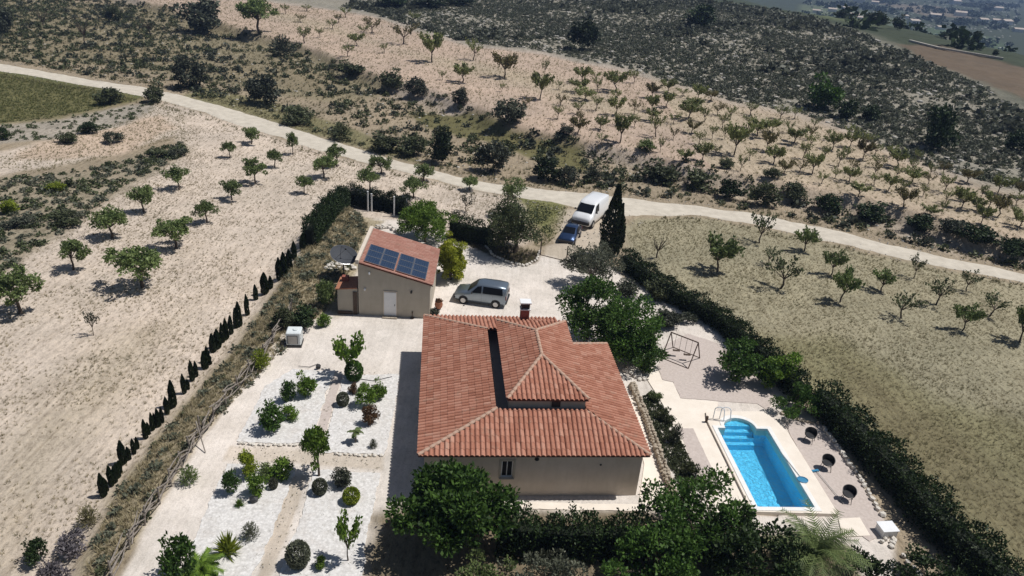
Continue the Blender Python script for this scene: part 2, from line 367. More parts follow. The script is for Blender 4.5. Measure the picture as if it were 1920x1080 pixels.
def ground_material():
    m, nt, b = newmat('soil')
    at_ = N(nt, 'ShaderNodeAttribute'); at_.attribute_name = 'soil'
    geo = N(nt, 'ShaderNodeNewGeometry')
    def nz(s, d, r, sx=1, sy=1, rot=0):
        mp = N(nt, 'ShaderNodeMapping'); mp.inputs['Scale'].default_value = (sx, sy, 1); mp.inputs['Rotation'].default_value = (0, 0, rot)
        nt.links.new(geo.outputs['Position'], mp.inputs[0]); n = N(nt, 'ShaderNodeTexNoise')
        n.inputs['Scale'].default_value = s; n.inputs['Detail'].default_value = d; n.inputs['Roughness'].default_value = r
        nt.links.new(mp.outputs[0], n.inputs['Vector']); return n.outputs[0]
    fine = nz(4.2, 6, .74, 1, .6, .6); mid = nz(.45, 5, .65); big = nz(.07, 4, .6); grit = nz(11, 3, .7)
    g1 = ramp(nt, fine, [(.33, (.42, .39, .35)), (.48, (.98, .98, .98)), (.70, (1.28, 1.25, 1.2))])
    c = mixc(nt, at_.outputs['Alpha'], at_.outputs['Color'], g1, 'MULTIPLY')
    g2 = ramp(nt, mid, [(.3, (.80, .79, .76)), (.7, (1.14, 1.13, 1.12))]); c = mixc(nt, .8, c, g2, 'MULTIPLY')
    g3 = ramp(nt, big, [(.3, (.88, .89, .88)), (.7, (1.10, 1.08, 1.05))]); c = mixc(nt, 1., c, g3, 'MULTIPLY')
    rows = nz(1.0, 4, .6, 3.4, .16, .62); g5 = ramp(nt, rows, [(.34, (.74, .72, .69)), (.50, (1.0, 1.0, 1.0)), (.66, (1.10, 1.10, 1.09))]); c = mixc(nt, at_.outputs['Alpha'], c, g5, 'MULTIPLY')
    g4 = ramp(nt, grit, [(.32, (.80, .79, .78)), (.6, (1.06, 1.06, 1.06))]); c = mixc(nt, .7, c, g4, 'MULTIPLY')
    nt.links.new(c, b.inputs['Base Color']); b.inputs['Roughness'].default_value = .95; b.inputs['Specular IOR Level'].default_value = .1
    add = N(nt, 'ShaderNodeMath', operation='MULTIPLY'); nt.links.new(fine, add.inputs[0]); nt.links.new(at_.outputs['Alpha'], add.inputs[1])
    bump(nt, b, add.outputs[0], .7, .12)
    return m
X_ground = ground_material()
ground = build_ground()

# ------------------------------------------------------------------ track
X['track'] = surf('chalky_track', (.44, .395, .325), (.60, .545, .455), .9, .95, .3, .05, coord='Object', detail=8)
def build_track():
    up = [(-60, 110), (0, 119), (100, 137), (200, 154), (300, 169), (400, 194), (520, 231), (640, 269), (760, 304), (860, 332), (960, 349), (1080, 362), (1200, 374), (1320, 386), (1430, 404), (1560, 431), (1700, 464), (1920, 512), (2100, 560)]
    lo = [(-60, 125), (0, 133), (100, 150), (200, 168), (290, 184), (390, 214), (500, 251), (620, 289), (740, 319), (850, 346), (940, 366), (1040, 381), (1150, 408), (1250, 403), (1330, 406), (1440, 426), (1560, 453), (1700, 486), (1920, 531), (2100, 580)]
    def res(L, n=260):
        Q = np.array([gp(*q)[:2] for q in L]); s = np.r_[0, np.cumsum(np.hypot(*np.diff(Q, axis=0).T))]
        T = np.linspace(0, s[-1], n); return np.column_stack([np.interp(T, s, Q[:, 0]), np.interp(T, s, Q[:, 1])])
    A, B = res(lo), res(up)
    k = np.ones(9)/9
    for Q in (A, B):
        for j in (0, 1): Q[4:-4, j] = np.convolve(Q[:, j], k, 'valid')
    n = len(A); m = 9; V = []
    rng = np.random.default_rng(3); ja = np.convolve(rng.normal(0, .35, n+4), np.ones(5)/5*1.6, 'valid'); jb = np.convolve(rng.normal(0, .35, n+4), np.ones(5)/5*1.6, 'valid')
    for i in range(n):
        d = B[i]-A[i]; l = np.hypot(*d); e = d/l
        a = A[i]+e*ja[i]; b = B[i]-e*jb[i]
        for q in range(m):
            t = q/(m-1); V.append(a+(b-a)*t)
    V = np.array(V); z = height(V); t = np.tile(np.linspace(0, 1, m), n)
    prof = .05-.10*np.exp(-((t-.28)/.09)**2)*.5-.10*np.exp(-((t-.70)/.09)**2)*.5
    prof[(t < .01) | (t > .99)] = -.06
    V = np.column_stack([V, z+.05+prof])
    i = (np.arange(n-1)[:, None]*m+np.arange(m-1)[None]).ravel()
    link('dirt_road', np_mesh('dirt_road', V, np.stack([i, i+m, i+m+1, i+1], 1), X['track'], True), kind='structure')
build_track()

# ------------------------------------------------------------------ beds and paving
def sheet(name, pts, z, mat, kind='structure', jitter=.06, step=.14, mound=0.0, seed=1, th=.05):
    """a laid surface with a slightly ragged rim"""
    rng = random.Random(seed); P = [at(a, b, z)[:2] for a, b in pts] if not isinstance(pts, np.ndarray) else list(pts)
    Q = []
    for a, b in zip(P, P[1:]+P[:1]):
        n = max(1, int(np.hypot(*(b-a))/step))
        for i in range(n):
            p = a+(b-a)*i/n; w_ = wob(np.array([p, p+37.]), .55, seed)*.6+wob(np.array([p, p+37.]), .2, seed+2.)*.4; Q.append((p[0]+w_[0]*jitter*2.2, p[1]+w_[1]*jitter*2.2))
    mb = MB().slab(Q, z-th, z); o = mb.build(name, mat, kind=kind); return o
def gravel(name, c1, c2, c3, s):
    m, nt, b = newmat(name); n = noise(nt, s, 8, .7); k = noise(nt, .9, 5, .65); v = N(nt, 'ShaderNodeTexVoronoi'); v.inputs['Scale'].default_value = 7; tc = N(nt, 'ShaderNodeTexCoord'); nt.links.new(tc.outputs['Object'], v.inputs['Vector'])
    c = ramp(nt, n, [(.3, c1), (.65, c2)]); c = mixc(nt, ramp(nt, k, [(.50, (0, 0, 0)), (.72, (.55, .55, .55))]), c, c3); c = mixc(nt, .5, c, ramp(nt, v.outputs['Distance'], [(.05, (1.1, 1.1, 1.1)), (.7, (.72, .72, .72))]), 'MULTIPLY')
    nt.links.new(c, b.inputs['Base Color']); b.inputs['Roughness'].default_value = .95; b.inputs['Specular IOR Level'].default_value = .1; bump(nt, b, n, .6, .04); return m
X['white_gravel'] = gravel('white_gravel', (.51, .488, .462), (.77, .75, .722), (.56, .51, .46), 5)
X['old_gravel'] = surf('white_gravel', (.50, .485, .475), (.72, .705, .69), 5, .95, .6, .04, detail=8)
X['pink_gravel'] = surf('pink_gravel', (.43, .365, .325), (.55, .48, .435), 6, .95, .4, .03, detail=8)
sheet('gravel_bed', ((442, 828), (500, 722), (548, 692), (628, 695), (600, 770), (585, 832)), .05, X['white_gravel'], seed=2)
sheet('gravel_bed', ((646, 705), (748, 700), (738, 780), (722, 852), (604, 848), (625, 770)), .05, X['white_gravel'], seed=3)
sheet('gravel_bed', ((428, 868), (552, 880), (545, 905), (498, 1030), (470, 1090), (330, 1090), (372, 990), (400, 925)), .05, X['white_gravel'], seed=4)
sheet('gravel_bed', ((588, 880), (714, 888), (700, 950), (684, 1030), (678, 1090), (520, 1090), (560, 980)), .05, X['white_gravel'], seed=5)
sheet('garden_path', ((628, 702), (642, 702), (622, 772), (600, 848), (586, 846), (604, 770)), .03, X['pink_gravel'], seed=6, jitter=.03)
# terraces round house and pool
sheet('pool_deck', ((1203, 688), (1231, 688), (1242, 713), (1262, 717), (1276, 747), (1346, 753), (1342, 772), (1338, 800), (1405, 952), (1410, 985), (1340, 985), (1292, 855), (1262, 800), (1243, 758), (1216, 715)), .06, X['deck'], jitter=.0)
sheet('gravel_strip', ((1271, 803), (1300, 803), (1352, 915), (1318, 915)), .068, X['pink_gravel'], jitter=.01, th=.03)
sheet('terrace', ((1196, 955), (1262, 955), (1232, 880), (1188, 740), (1178, 745), (1208, 870)), .05, X['deck'], jitter=.0)
sheet('gravel_terrace', ((1232, 688), (1245, 648), (1290, 625), (1350, 645), (1455, 740), (1440, 770), (1420, 757), (1276, 746), (1262, 716), (1243, 712)), .03, X['pink_gravel'], jitter=.03)
sheet('gravel_terrace', ((1466, 786), (1541, 797), (1600, 885), (1668, 995), (1630, 1015), (1570, 970)), .035, X['pink_gravel'], jitter=.02)
sheet('paving', ((1572, 972), (1612, 970), (1632, 1004), (1580, 1006)), .06, X['deck'], jitter=0)
sheet('paving', ((930, 940), (1210, 946), (1212, 958), (925, 953)), .05, X['deck'], jitter=.02)
# ------------------------------------------------------------------ roof tiles
def tilemat():
    m, nt, b = newmat('roof_tile'); g = N(nt, 'ShaderNodeNewGeometry'); oi = N(nt, 'ShaderNodeObjectInfo')
    a = N(nt, 'ShaderNodeMath', operation='ADD'); nt.links.new(g.outputs['Random Per Island'], a.inputs[0]); nt.links.new(oi.outputs['Random'], a.inputs[1])
    fr = N(nt, 'ShaderNodeMath', operation='FRACT'); nt.links.new(a.outputs[0], fr.inputs[0])
    n = noise(nt, .55, 3, .6, 'World'); n2 = noise(nt, 14, 4, .7, 'World')
    mx = N(nt, 'ShaderNodeMath', operation='MULTIPLY_ADD'); nt.links.new(fr.outputs[0], mx.inputs[0]); mx.inputs[1].default_value = .62; 
    m2 = N(nt, 'ShaderNodeMath', operation='MULTIPLY'); nt.links.new(n, m2.inputs[0]); m2.inputs[1].default_value = .4; nt.links.new(m2.outputs[0], mx.inputs[2])
    c = ramp(nt, mx.outputs[0], [(.05, (.275, .115, .075)), (.35, (.37, .165, .110)), (.7, (.44, .215, .150)), (.97, (.49, .295, .22))])
    c = mixc(nt, .75, c, ramp(nt, n2, [(.3, (.75, .72, .70)), (.65, (1.08, 1.07, 1.06))]), 'MULTIPLY')
    li = noise(nt, 1.7, 6, .7, 'World'); c = mixc(nt, ramp(nt, li, [(.56, (0, 0, 0)), (.74, (.55, .55, .55))]), c, (.30, .23, .17))
    nt.links.new(c, b.inputs['Base Color']); b.inputs['Roughness'].default_value = .85; b.inputs['Specular IOR Level'].default_value = .2
    bump(nt, b, n2, .2, .01); return m
X['tile'] = tilemat()
X['tile_pale'] = X['tile'].copy(); X['tile_pale'].name = 'pale_roof_tile'
for _n in X['tile_pale'].node_tree.nodes:
    if _n.type == 'VALTORGB' and len(_n.color_ramp.elements) == 4:
        for _e, _c4 in zip(_n.color_ramp.elements, ((.33, .16, .12), (.39, .20, .155), (.43, .235, .185), (.47, .29, .24))): _e.color = _c4+(1,)
X['ridge'] = surf('ridge_tile', (.33, .18, .12), (.47, .34, .26), 5, .9, .3)
X['deckroof'] = surf('roof_bed', (.10, .035, .022), (.15, .055, .035), 5)
TW, TL = .262, .40
_prof = [(0.0, .006), (.020, .050), (.058, .085), (.100, .097), (.142, .085), (.180, .050), (.200, .002), (.262, -.004)]
def tile_geo():
    v = []; f = []; n = len(_prof)
    for yy, lift, w in ((0, .015, 1.0), (TL+.05, .0, .96)):
        for u_, h in _prof: v.append((u_*w+(1-w)*.1, yy, h+lift))
    for u_, h in _prof: v.append((u_, 0.0, h-.004))
    f = [(i, i+1, n+i+1, n+i) for i in range(n-1)]+[(2*n+i, 2*n+i+1, i+1, i) for i in range(n-1)]
    return v, f
_tv, _tf = tile_geo(); TILE_V = np.array(_tv)
def clip_mesh(me, planes):
    bm = bmesh.new(); bm.from_mesh(me)
    for co, no in planes:
        bmesh.ops.bisect_plane(bm, geom=bm.verts[:]+bm.edges[:]+bm.faces[:], plane_co=co, plane_no=no, clear_outer=True)
    bm.to_mesh(me); bm.free(); me.update()
def plane_frame(p0, p1, q):
    """eave p0->p1, any point q higher up: origin, across, upslope, normal"""
    p0, p1, q = Vector(p0), Vector(p1), Vector(q); ux = (p1-p0).normalized(); w = q-p0; uy = (w-ux*w.dot(ux)).normalized()
    return p0, ux, uy, ux.cross(uy)
REST = []     # joined tiles: (V, F) in roof space
def lay_tiles(pts, eave=(0, 1), single=None, roof=None, maxn=10**6, jitter=.006):
    """pts: polygon of the plane (convex), eave edge by indices; tiles outside are cut off at the hips"""
    P = [Vector(p) for p in pts]; q = max(P, key=lambda p: p.z)
    o, ux, uy, nz_ = plane_frame(P[eave[0]], P[eave[1]], q)
    L2 = [((p-o).dot(ux), (p-o).dot(uy)) for p in P]
    x0 = min(a for a, b in L2); x1 = max(a for a, b in L2); y1 = max(b for a, b in L2)
    C2 = np.array(L2); edges = []
    area = sum(C2[i][0]*C2[(i+1) % len(C2)][1]-C2[(i+1) % len(C2)][0]*C2[i][1] for i in range(len(C2)))
    sg = 1 if area > 0 else -1
    for i in range(len(C2)):
        a, b = C2[i], C2[(i+1) % len(C2)]; d = b-a; nn = np.array([d[1], -d[0]])*sg/np.hypot(*d)   # outward
        if abs(a[1]) < 1e-4 and abs(b[1]) < 1e-4: continue
        edges.append((a, nn))
    M3 = Matrix((tuple(ux)+(0,), tuple(uy)+(0,), tuple(nz_)+(0,), (0, 0, 0, 1))).transposed(); M3.translation = o
    ncol = int(round((x1-x0)/TW)); tw = (x1-x0)/ncol; nrow = int(math.ceil(y1/TL)); cnt = 0
    rng = random.Random(len(REST)+11); shared = None; RV = []; RF = []; nb = 0
    for j in range(nrow):
        for i in range(ncol):
            bx_, by_ = x0+i*tw, j*TL-.05
            cs = [np.array((bx_+a, by_+b)) for a in (0, TW) for b in (0.0, TL+.05)]
            ds = [[(c-a)@n_ for c in cs] for a, n_ in edges]
            if any(min(d) > -.02 for d in ds): continue
            cut = [e for e, d in zip(edges, ds) if max(d) > .02]
            jx, jz = rng.uniform(-jitter, jitter), rng.uniform(0, jitter)
            if single is not None and cnt < maxn:
                cnt += 1
                if not cut:
                    if shared is None:
                        shared = bpy.data.meshes.new('tile'); shared.from_pydata(_tv, [], _tf); shared.materials.append(X['tile']); shared.update()
                    me = shared
                else:
                    me = bpy.data.meshes.new('tile'); me.from_pydata(_tv, [], _tf); me.materials.append(X['tile'])
                    clip_mesh(me, [((a[0]-bx_, a[1]-by_, 0), (n_[0], n_[1], 0)) for a, n_ in cut])
                    if len(me.polygons) == 0: continue
                t = link('tile', me, roof); t.matrix_local = M3 @ Matrix.Translation((bx_+jx, by_, jz)) @ Matrix.Rotation(rng.uniform(-.02, .02), 4, 'Z')
            else:
                v = TILE_V+np.array((bx_+jx, by_, jz)); RV.append(v); RF += [tuple(k+nb for k in f) for f in _tf]; nb += len(v)
    if RV:
        me = bpy.data.meshes.new('tmp'); me.from_pydata(np.vstack(RV).tolist(), [], RF)
        clip_mesh(me, [((a[0], a[1], 0), (n_[0], n_[1], 0)) for a, n_ in edges])
        me.transform(M3); REST.append(me)
def join_rest(name, roof, mat):
    bm = bmesh.new()
    for me in REST: bm.from_mesh(me); bpy.data.meshes.remove(me)
    REST.clear(); me = bpy.data.meshes.new(name); bm.to_mesh(me); bm.free(); me.materials.append(mat)
    return link(name, me, roof, kind='stuff')
_rt = {}
def ridge_row(a, b, roof, mat=None, r=.105, step=.36):
    a, b = Vector(a), Vector(b); d = b-a; n = max(1, round(d.length/step)); e = d.normalized(); st = d.length/n
    side = e.cross(Vector((0, 0, 1))).normalized(); up = side.cross(e)
    key = ('r', round(st, 2))
    if key not in _rt:
        v = []; k = 7
        for yy, rr in ((0, r*1.08), (st+.05, r*.92)):
            for i in range(k):
                t = math.pi*i/(k-1); v.append((math.cos(t)*rr, yy, math.sin(t)*rr*.8))
        v += [(x*.86, y, z*.8) for x, y, z in v[:k]]
        f = [(i, i+1, k+i+1, k+i) for i in range(k-1)]+[(2*k+i, 2*k+i+1, i+1, i) for i in range(k-1)]
        me = bpy.data.meshes.new('ridge_tile'); me.from_pydata(v, [], f); me.materials.append(mat or X['ridge']); _rt[key] = me
    Mr = Matrix((tuple(side)+(0,), tuple(e)+(0,), tuple(up)+(0,), (0, 0, 0, 1))).transposed()
    for i in range(n):
        m = Mr.copy(); m.translation = a+e*(st*i)+up*(.045+random.uniform(-.006, .01)); t = link('ridge_tile', _rt[key], roof); t.matrix_local = m

# ------------------------------------------------------------------ the house
HA = R(6.9); HO = at(784, 854, 2.9)
house = empty('house', (HO[0], HO[1], 0), HA, label='cream single-storey house with hipped terracotta tile roof and raised middle', cat='house')
HW, HL, EZ = 12.05, 14.8, 2.9
def walls():
    mb = MB(); t = .3; x0, x1, y0, y1 = .3, HW-.3, .24, HL-.4
    wx0, wx1, wz0, wz1 = 4.30, 4.92, 1.25, 2.35        # window in the front wall
    mb.box(((x0+wx0)/2, y0+t/2, EZ/2-.04), (wx0-x0, t, EZ-.08)); mb.box(((wx1+x1)/2, y0+t/2, EZ/2-.04), (x1-wx1, t, EZ-.08))
    mb.box(((wx0+wx1)/2, y0+t/2, wz0/2), (wx1-wx0, t, wz0)); mb.box(((wx0+wx1)/2, y0+t/2, (wz1+EZ-.08)/2), (wx1-wx0, t, EZ-.08-wz1))
    mb.box((x0+t/2, (y0+t+y1)/2, EZ/2-.04), (t, y1-y0-t, EZ-.08)); mb.box((x1-t/2, (y0+t+11.0)/2, EZ/2-.04), (t, 11.0-y0-t, EZ-.08))
    mb.box(((9.3+x1-t)/2, 11.0-t/2, EZ/2-.04), (x1-t-9.3, t, EZ-.08)); mb.box((9.0, (11+y1)/2, EZ/2-.04), (t-.02, y1-11, EZ-.08)); mb.box(((x0+t+9.0)/2, y1-t/2, EZ/2-.04), (9.0-x0-t, t, EZ-.08))
    mb.build('wall', X['plaster'], house)
    w = empty('window', (0, 0, 0)); w.parent = house
    fb = MB(); fw = .06
    for c, d in ((((wx0+wx1)/2, y0+.1, wz0+fw/2), (wx1-wx0, .07, fw)), (((wx0+wx1)/2, y0+.1, wz1-fw/2), (wx1-wx0, .07, fw)), ((wx0+fw/2, y0+.1, (wz0+wz1)/2), (fw, .07, wz1-wz0-2*fw)), ((wx1-fw/2, y0+.1, (wz0+wz1)/2), (fw, .07, wz1-wz0-2*fw)), (((wx0+wx1)/2, y0+.1, (wz0+wz1)/2), (.04, .05, wz1-wz0-2*fw))): fb.box(c, d)
    fb.build('frame', X['white'], w); MB().box(((wx0+wx1)/2, y0+.13, (wz0+wz1)/2), (wx1-wx0-.1, .02, wz1-wz0-.1)).build('pane', X['glass'], w)
    MB().box(((wx0+wx1)/2, y0-.03, wz0-.03), (wx1-wx0+.16, .16, .055)).build('sill', X['plaster2'], w)
    # surround band, lamp and vent
    b = MB(); 
    for c, d in ((((wx0+wx1)/2, y0-.012, wz1+.06), (wx1-wx0+.24, .024, .12)), ((wx0-.06, y0-.012, (wz0+wz1)/2), (.12, .024, wz1-wz0)), ((wx1+.06, y0-.012, (wz0+wz1)/2), (.12, .024, wz1-wz0))): b.box(c, d)
    b.build('window_surround', X['plaster2'], w)
    l = MB(); l.lathe([(.02, .12), (.10, .09), (.13, 0), (.11, -.02)], 12, (6.1, y0-.12, 2.55)); l.box((6.1, y0-.03, 2.62), (.05, .1, .05)); l.build('wall_lamp', X['dark'], house)
    MB().lathe([(.06, -.0), (.06, .02)], 12, (0, 0, 0)).build('vent', X['dark'], house, loc=(9.55, y0-.001, 2.1), rot=(R(90), 0, 0))
    MB().box((.3-.01, 7.5, 1.2), (.05, 1.0, 1.2)).build('shutter', X['wood_d'], house)
walls()
roof = empty('roof'); roof.parent = house
FS, LS = .30, .225                               # slopes
Lx, Fy, TZ = 4.1, 2.75, EZ+.30*2.75             # where the lower slopes meet the raised part
Uz = 4.46                                        # eave of the raised roof
A_ = (0, 0, EZ); B_ = (HW, 0, EZ); C_ = (HW, 11.4, EZ); D_ = (0, HL, EZ)
UL, UR, UF, UB = 4.65, 9.1, 2.74, 11.5
hF1 = (Lx, Fy, EZ+FS*Fy); hF2 = (HW-3.05, Fy, EZ+FS*Fy)
hB1 = (Lx, 11.45, EZ+LS*Lx); 
hF1 = (Lx, Fy, EZ+LS*Lx)
rA = ((UL+UR)/2, 6.2, 5.14); rB = ((UL+UR)/2, 9.05, 5.14)
hR = (HW-2.95, 9.75, EZ+FS*2.95)
planes = dict(front=[A_, B_, hF2, hF1], left=[D_, A_, hF1, hB1], right=[B_, C_, hR, hF2], back_wing=[C_, (HW-2.95, 11.4, EZ), hR],
              back=[(9.1, HL, EZ), D_, hB1, (9.1, 11.45, EZ+LS*Lx)],
              ufront=[(UL, UF, Uz), (UR, UF, Uz), rA], uleft=[(UL, UB, Uz), (UL, UF, Uz), rA, rB], uright=[(UR, UF, Uz), (UR, UB, Uz), rB, rA], uback=[(UR, UB, Uz), (UL, UB, Uz), rB])
def off(p, d=-.03): return (p[0], p[1], p[2]+d)
mb = MB()
for k, p in planes.items():
    n = len(p); mb.add([off(q) for q in p]+[off(q, -.11) for q in p], [tuple(range(n)), tuple(range(2*n-1, n-1, -1))]+[(i, n+i, n+(i+1) % n, (i+1) % n) for i in range(n)])
mb.build('roof_bed', X['deckroof'], roof)
MB().slab([(.06, .06), (HW-.06, .06), (HW-.06, 11.2), (9.15, 11.2), (9.15, HL-.08), (.06, HL-.08)], EZ-.17, EZ-.115).build('soffit', X['plaster'], roof)
lay_tiles(planes['front'], single=True, roof=roof, maxn=300)
for k in ('left', 'right', 'back_wing', 'back', 'ufront', 'uleft', 'uright', 'uback'): lay_tiles(planes[k])
join_rest('roof_tiles', roof, X['tile'])
for a, b in ((A_, hF1), (B_, hF2), (D_, hB1), (C_, hR), ((UL, UF, Uz), rA), ((UR, UF, Uz), rA), ((UL, UB, Uz), rB), ((UR, UB, Uz), rB), (rA, rB)): ridge_row(a, b, roof)
# raised middle
mb = MB()
mb.box(((UL+UR)/2, UF+.30, 4.0), (UR-UL-.24, .24, .75)); mb.box((UL+.24, (UF+UB)/2+.2, 3.95), (.24, UB-UF-.8, .85)); mb.box((UR-.24, (UF+UB)/2+.2, 3.95), (.24, UB-UF-.8, .85)); mb.box(((UL+UR)/2, UB-.30, 3.8), (UR-UL-.24, .24, .85))
mb.build('clerestory_wall', X['plaster2'], house)
vb = MB().box((7.35, UF+.165, 4.06), (.48, .06, .36)); v_ = vb.build('clerestory_vent', X['dark'], house)
ch = empty('chimney'); ch.parent = roof; cx, cy = 6.5, 12.0
X['brick_red'] = surf('red_render', (.20, .06, .045), (.32, .11, .08), 5)
MB().box((cx, cy, 4.3), (.55, .5, 1.6)).build('stack', X['brick_red'], ch)
MB().box((cx, cy, 5.13), (.66, .6, .06)).build('collar', X['white'], ch)
MB().box((cx, cy, 5.61), (.72, .66, .08)).build('cap', X['white'], ch)
mb = MB()
for sx in (-1, 1):
    for sy in (-1, 1): mb.box((cx+sx*.22, cy+sy*.2, 5.365), (.10, .1, .41))
mb.box((cx, cy, 5.35), (.34, .3, .38)); mb.build('flue', X['dark'], ch)

# ------------------------------------------------------------------ the outbuilding
GA = R(2.6); GO = at(673, 590); GW, GD, ZL, ZR = 5.35, 6.6, 4.42, 2.95
gar = empty('outbuilding', GO, GA, label='beige plastered outbuilding with sloping red roof carrying solar panels', cat='outbuilding')
def shell(x0, x1, y0, y1, zl, zr):
    v = [(x0, y0, 0), (x1, y0, 0), (x1, y1, 0), (x0, y1, 0), (x0, y0, zl), (x1, y0, zr), (x1, y1, zr), (x0, y1, zl)]
    return MB().add(v, [(0, 1, 5, 4), (1, 2, 6, 5), (2, 3, 7, 6), (3, 0, 4, 7), (4, 5, 6, 7), (3, 2, 1, 0)])
shell(0, GW, 0, GD, ZL-.1, ZR-.1).build('wall', X['plaster2'], gar)
groof = empty('roof'); groof.parent = gar
gp_ = [(-.02, -.12), (GW+.16, -.12), (GW+.16, GD+.12), (-.02, GD+.12)]
sl = (ZR-ZL)/GW; zf = lambda x: ZL+sl*x
mb = MB(); mb.add([(x, y, zf(x)-.02) for x, y in gp_]+[(x, y, zf(x)-.10) for x, y in gp_], [(0, 1, 2, 3), (7, 6, 5, 4)]+[(i, 4+i, 4+(i+1) % 4, (i+1) % 4) for i in range(4)])
mb.build('roof_bed', X['deckroof'], groof)
lay_tiles([(GW+.16, -.12, zf(GW+.16)), (GW+.16, GD+.12, zf(GW+.16)), (.12, GD+.12, zf(.12)), (.12, -.12, zf(.12))])
join_rest('roof_tiles', groof, X['tile_pale'])
MB().box((-.04, GD/2, ZL+.02), (.26, GD+.26, .34)).build('parapet', X['plaster'], groof, bevel=.02)
dr = MB().box((2.37, -.02, 1.04), (.92, .06, 2.04), ).build('door', X['white'], gar, bevel=.01)
MB().box((2.72, -.075, 1.02), (.04, .05, .14)).build('handle', X['dark'], dr)
mb = MB(); mb.box((1.88, -.02, 1.05), (.06, .08, 2.1)).box((2.86, -.02, 1.05), (.06, .08, 2.1)).box((2.37, -.02, 2.13), (1.04, .08, .06)); mb.build('door_frame', X['plaster'], gar)
MB().box((2.37, -.22, .05), (1.1, .4, .1)).build('doorstep', X['stone'], gar)
for i, (lx, lz, m) in enumerate(((.5, 2.2, 'white'), (3.95, 2.2, 'dark'), (.85, 3.55, 'white'))):
    MB().lathe([(.03, -.10), (.075, -.06), (.08, .08), (.03, .13)], 10, (lx, -.09, lz)).build('wall_lamp', X[m], gar, label='white wall lamp' if m == 'white' else 'dark wall lamp')
MB().tube((4.05, -.1, 0), (4.05, -.1, .55), .03).lathe([(.16, 0), (.14, .06)], 10, (4.05, -.1, 0)).box((4.05, -.1, .5), (.09, .08, .12)).build('standpipe', X['wood_d'], gar)
MB().box((GW+.15, GD/2, ZR-.16), (.12, GD+.1, .10)).build('gutter', X['plaster2'], groof)
# annexe on the left
ann = empty('annexe', at(634, 587), GA, label='low lean-to with red tile roof built against the outbuilding', cat='lean-to')
AW = 1.5
shell(0, AW, 0, 1.7, 2.0, 2.15).build('wall', X['plaster2'], ann)
MB().add([(-.12, -.1, 2.03), (AW, -.1, 2.20), (AW, 1.8, 2.30), (-.12, 1.8, 2.12), (-.12, -.1, 2.11), (AW, -.1, 2.28), (AW, 1.8, 2.38), (-.12, 1.8, 2.20)], [(0, 3, 2, 1), (4, 5, 6, 7), (0, 1, 5, 4), (1, 2, 6, 5), (2, 3, 7, 6), (3, 0, 4, 7)]).build('roof', X['clay'], ann)
MB().box((1.32, -.05, .95), (.30, .08, 1.9)).build('door', X['wood_d'], ann)
MB().box((.55, -.08, .12), (1.1, .1, .24)).build('plinth', X['wood_d'], ann)
MB().box((.4, 1.2, 2.42), (.5, .4, .35)).build('chimney', X['brick_red'], ann)

# solar panels: two frames of six
def cellmat():
    m, nt, b = newmat('solar_cell'); tc = N(nt, 'ShaderNodeTexCoord'); br = N(nt, 'ShaderNodeTexBrick')
    br.offset = 0; br.inputs['Scale'].default_value = 1; br.inputs['Mortar Size'].default_value = .006; br.inputs['Brick Width'].default_value = .16; br.inputs['Row Height'].default_value = .16
    br.inputs['Color1'].default_value = (.016, .030, .062, 1); br.inputs['Color2'].default_value = (.020, .036, .072, 1); br.inputs['Mortar'].default_value = (.06, .08, .12, 1)
    nt.links.new(tc.outputs['Object'], br.inputs[0]); nt.links.new(br.outputs[0], b.inputs['Base Color']); b.inputs['Roughness'].default_value = .18; return m
X['cell'] = cellmat()
sang = math.atan(-sl)
for s_, (x0, lab) in enumerate(((.42, 'left half of the dark blue solar array on the outbuilding roof'), (2.75, 'right half of the dark blue solar array on the outbuilding roof'))):
    base = Vector((GO[0], GO[1], GO[2]))+Matrix.Rotation(GA, 3, 'Z')@Vector((x0, .12, zf(x0)+.16))
    arr = empty('solar_array', base, GA, label=lab, cat='solar panels', group='solar arrays on the outbuilding'); arr.rotation_euler = (0, sang, GA)
    pw, pd = 1.16, 1.06
    for i in range(2):
        for j in range(3):
            cx_, cy_ = i*pw+pw/2, j*pd+pd/2
            fr = MB()
            for c, d in (((0, -pd/2+.03, 0), (pw-.02, .04, .05)), ((0, pd/2-.03, 0), (pw-.02, .04, .05)), ((-pw/2+.03, 0, 0), (.04, pd-.10, .05)), ((pw/2-.03, 0, 0), (.04, pd-.10, .05))): fr.box(c, d)
            p = MB().box((0, 0, -.008), (pw-.06, pd-.06, .03)).build('solar_panel', X['cell'], arr, loc=(cx_, cy_, 0))
            fr.build('frame', X['steel'], p)
    MB().box((pw, .3, -.06), (2*pw, .05, .06)).box((pw, 3*pd-.3, -.06), (2*pw, .05, .06)).build('rail', X['steel'], arr)

# ------------------------------------------------------------------ pool
def poolmat():
    m, nt, b = newmat('pool_tile'); tc = N(nt, 'ShaderNodeTexCoord'); br = N(nt, 'ShaderNodeTexBrick'); br.offset = 0
    br.inputs['Scale'].default_value = 1; br.inputs['Brick Width'].default_value = .06; br.inputs['Row Height'].default_value = .06; br.inputs['Mortar Size'].default_value = .004
    br.inputs['Color1'].default_value = (.19, .68, .92, 1); br.inputs['Color2'].default_value = (.22, .72, .94, 1); br.inputs['Mortar'].default_value = (.34, .74, .88, 1)
    nt.links.new(tc.outputs['Object'], br.inputs[0])
    n = noise(nt, 1.6, 3, .6); c = mixc(nt, .55, br.outputs[0], ramp(nt, n, [(.35, (.88, .9, .93)), (.65, (1.08, 1.05, 1.03))]), 'MULTIPLY')
    nt.links.new(c, b.inputs['Base Color']); b.inputs['Roughness'].default_value = .3; return m
X['pool'] = poolmat()
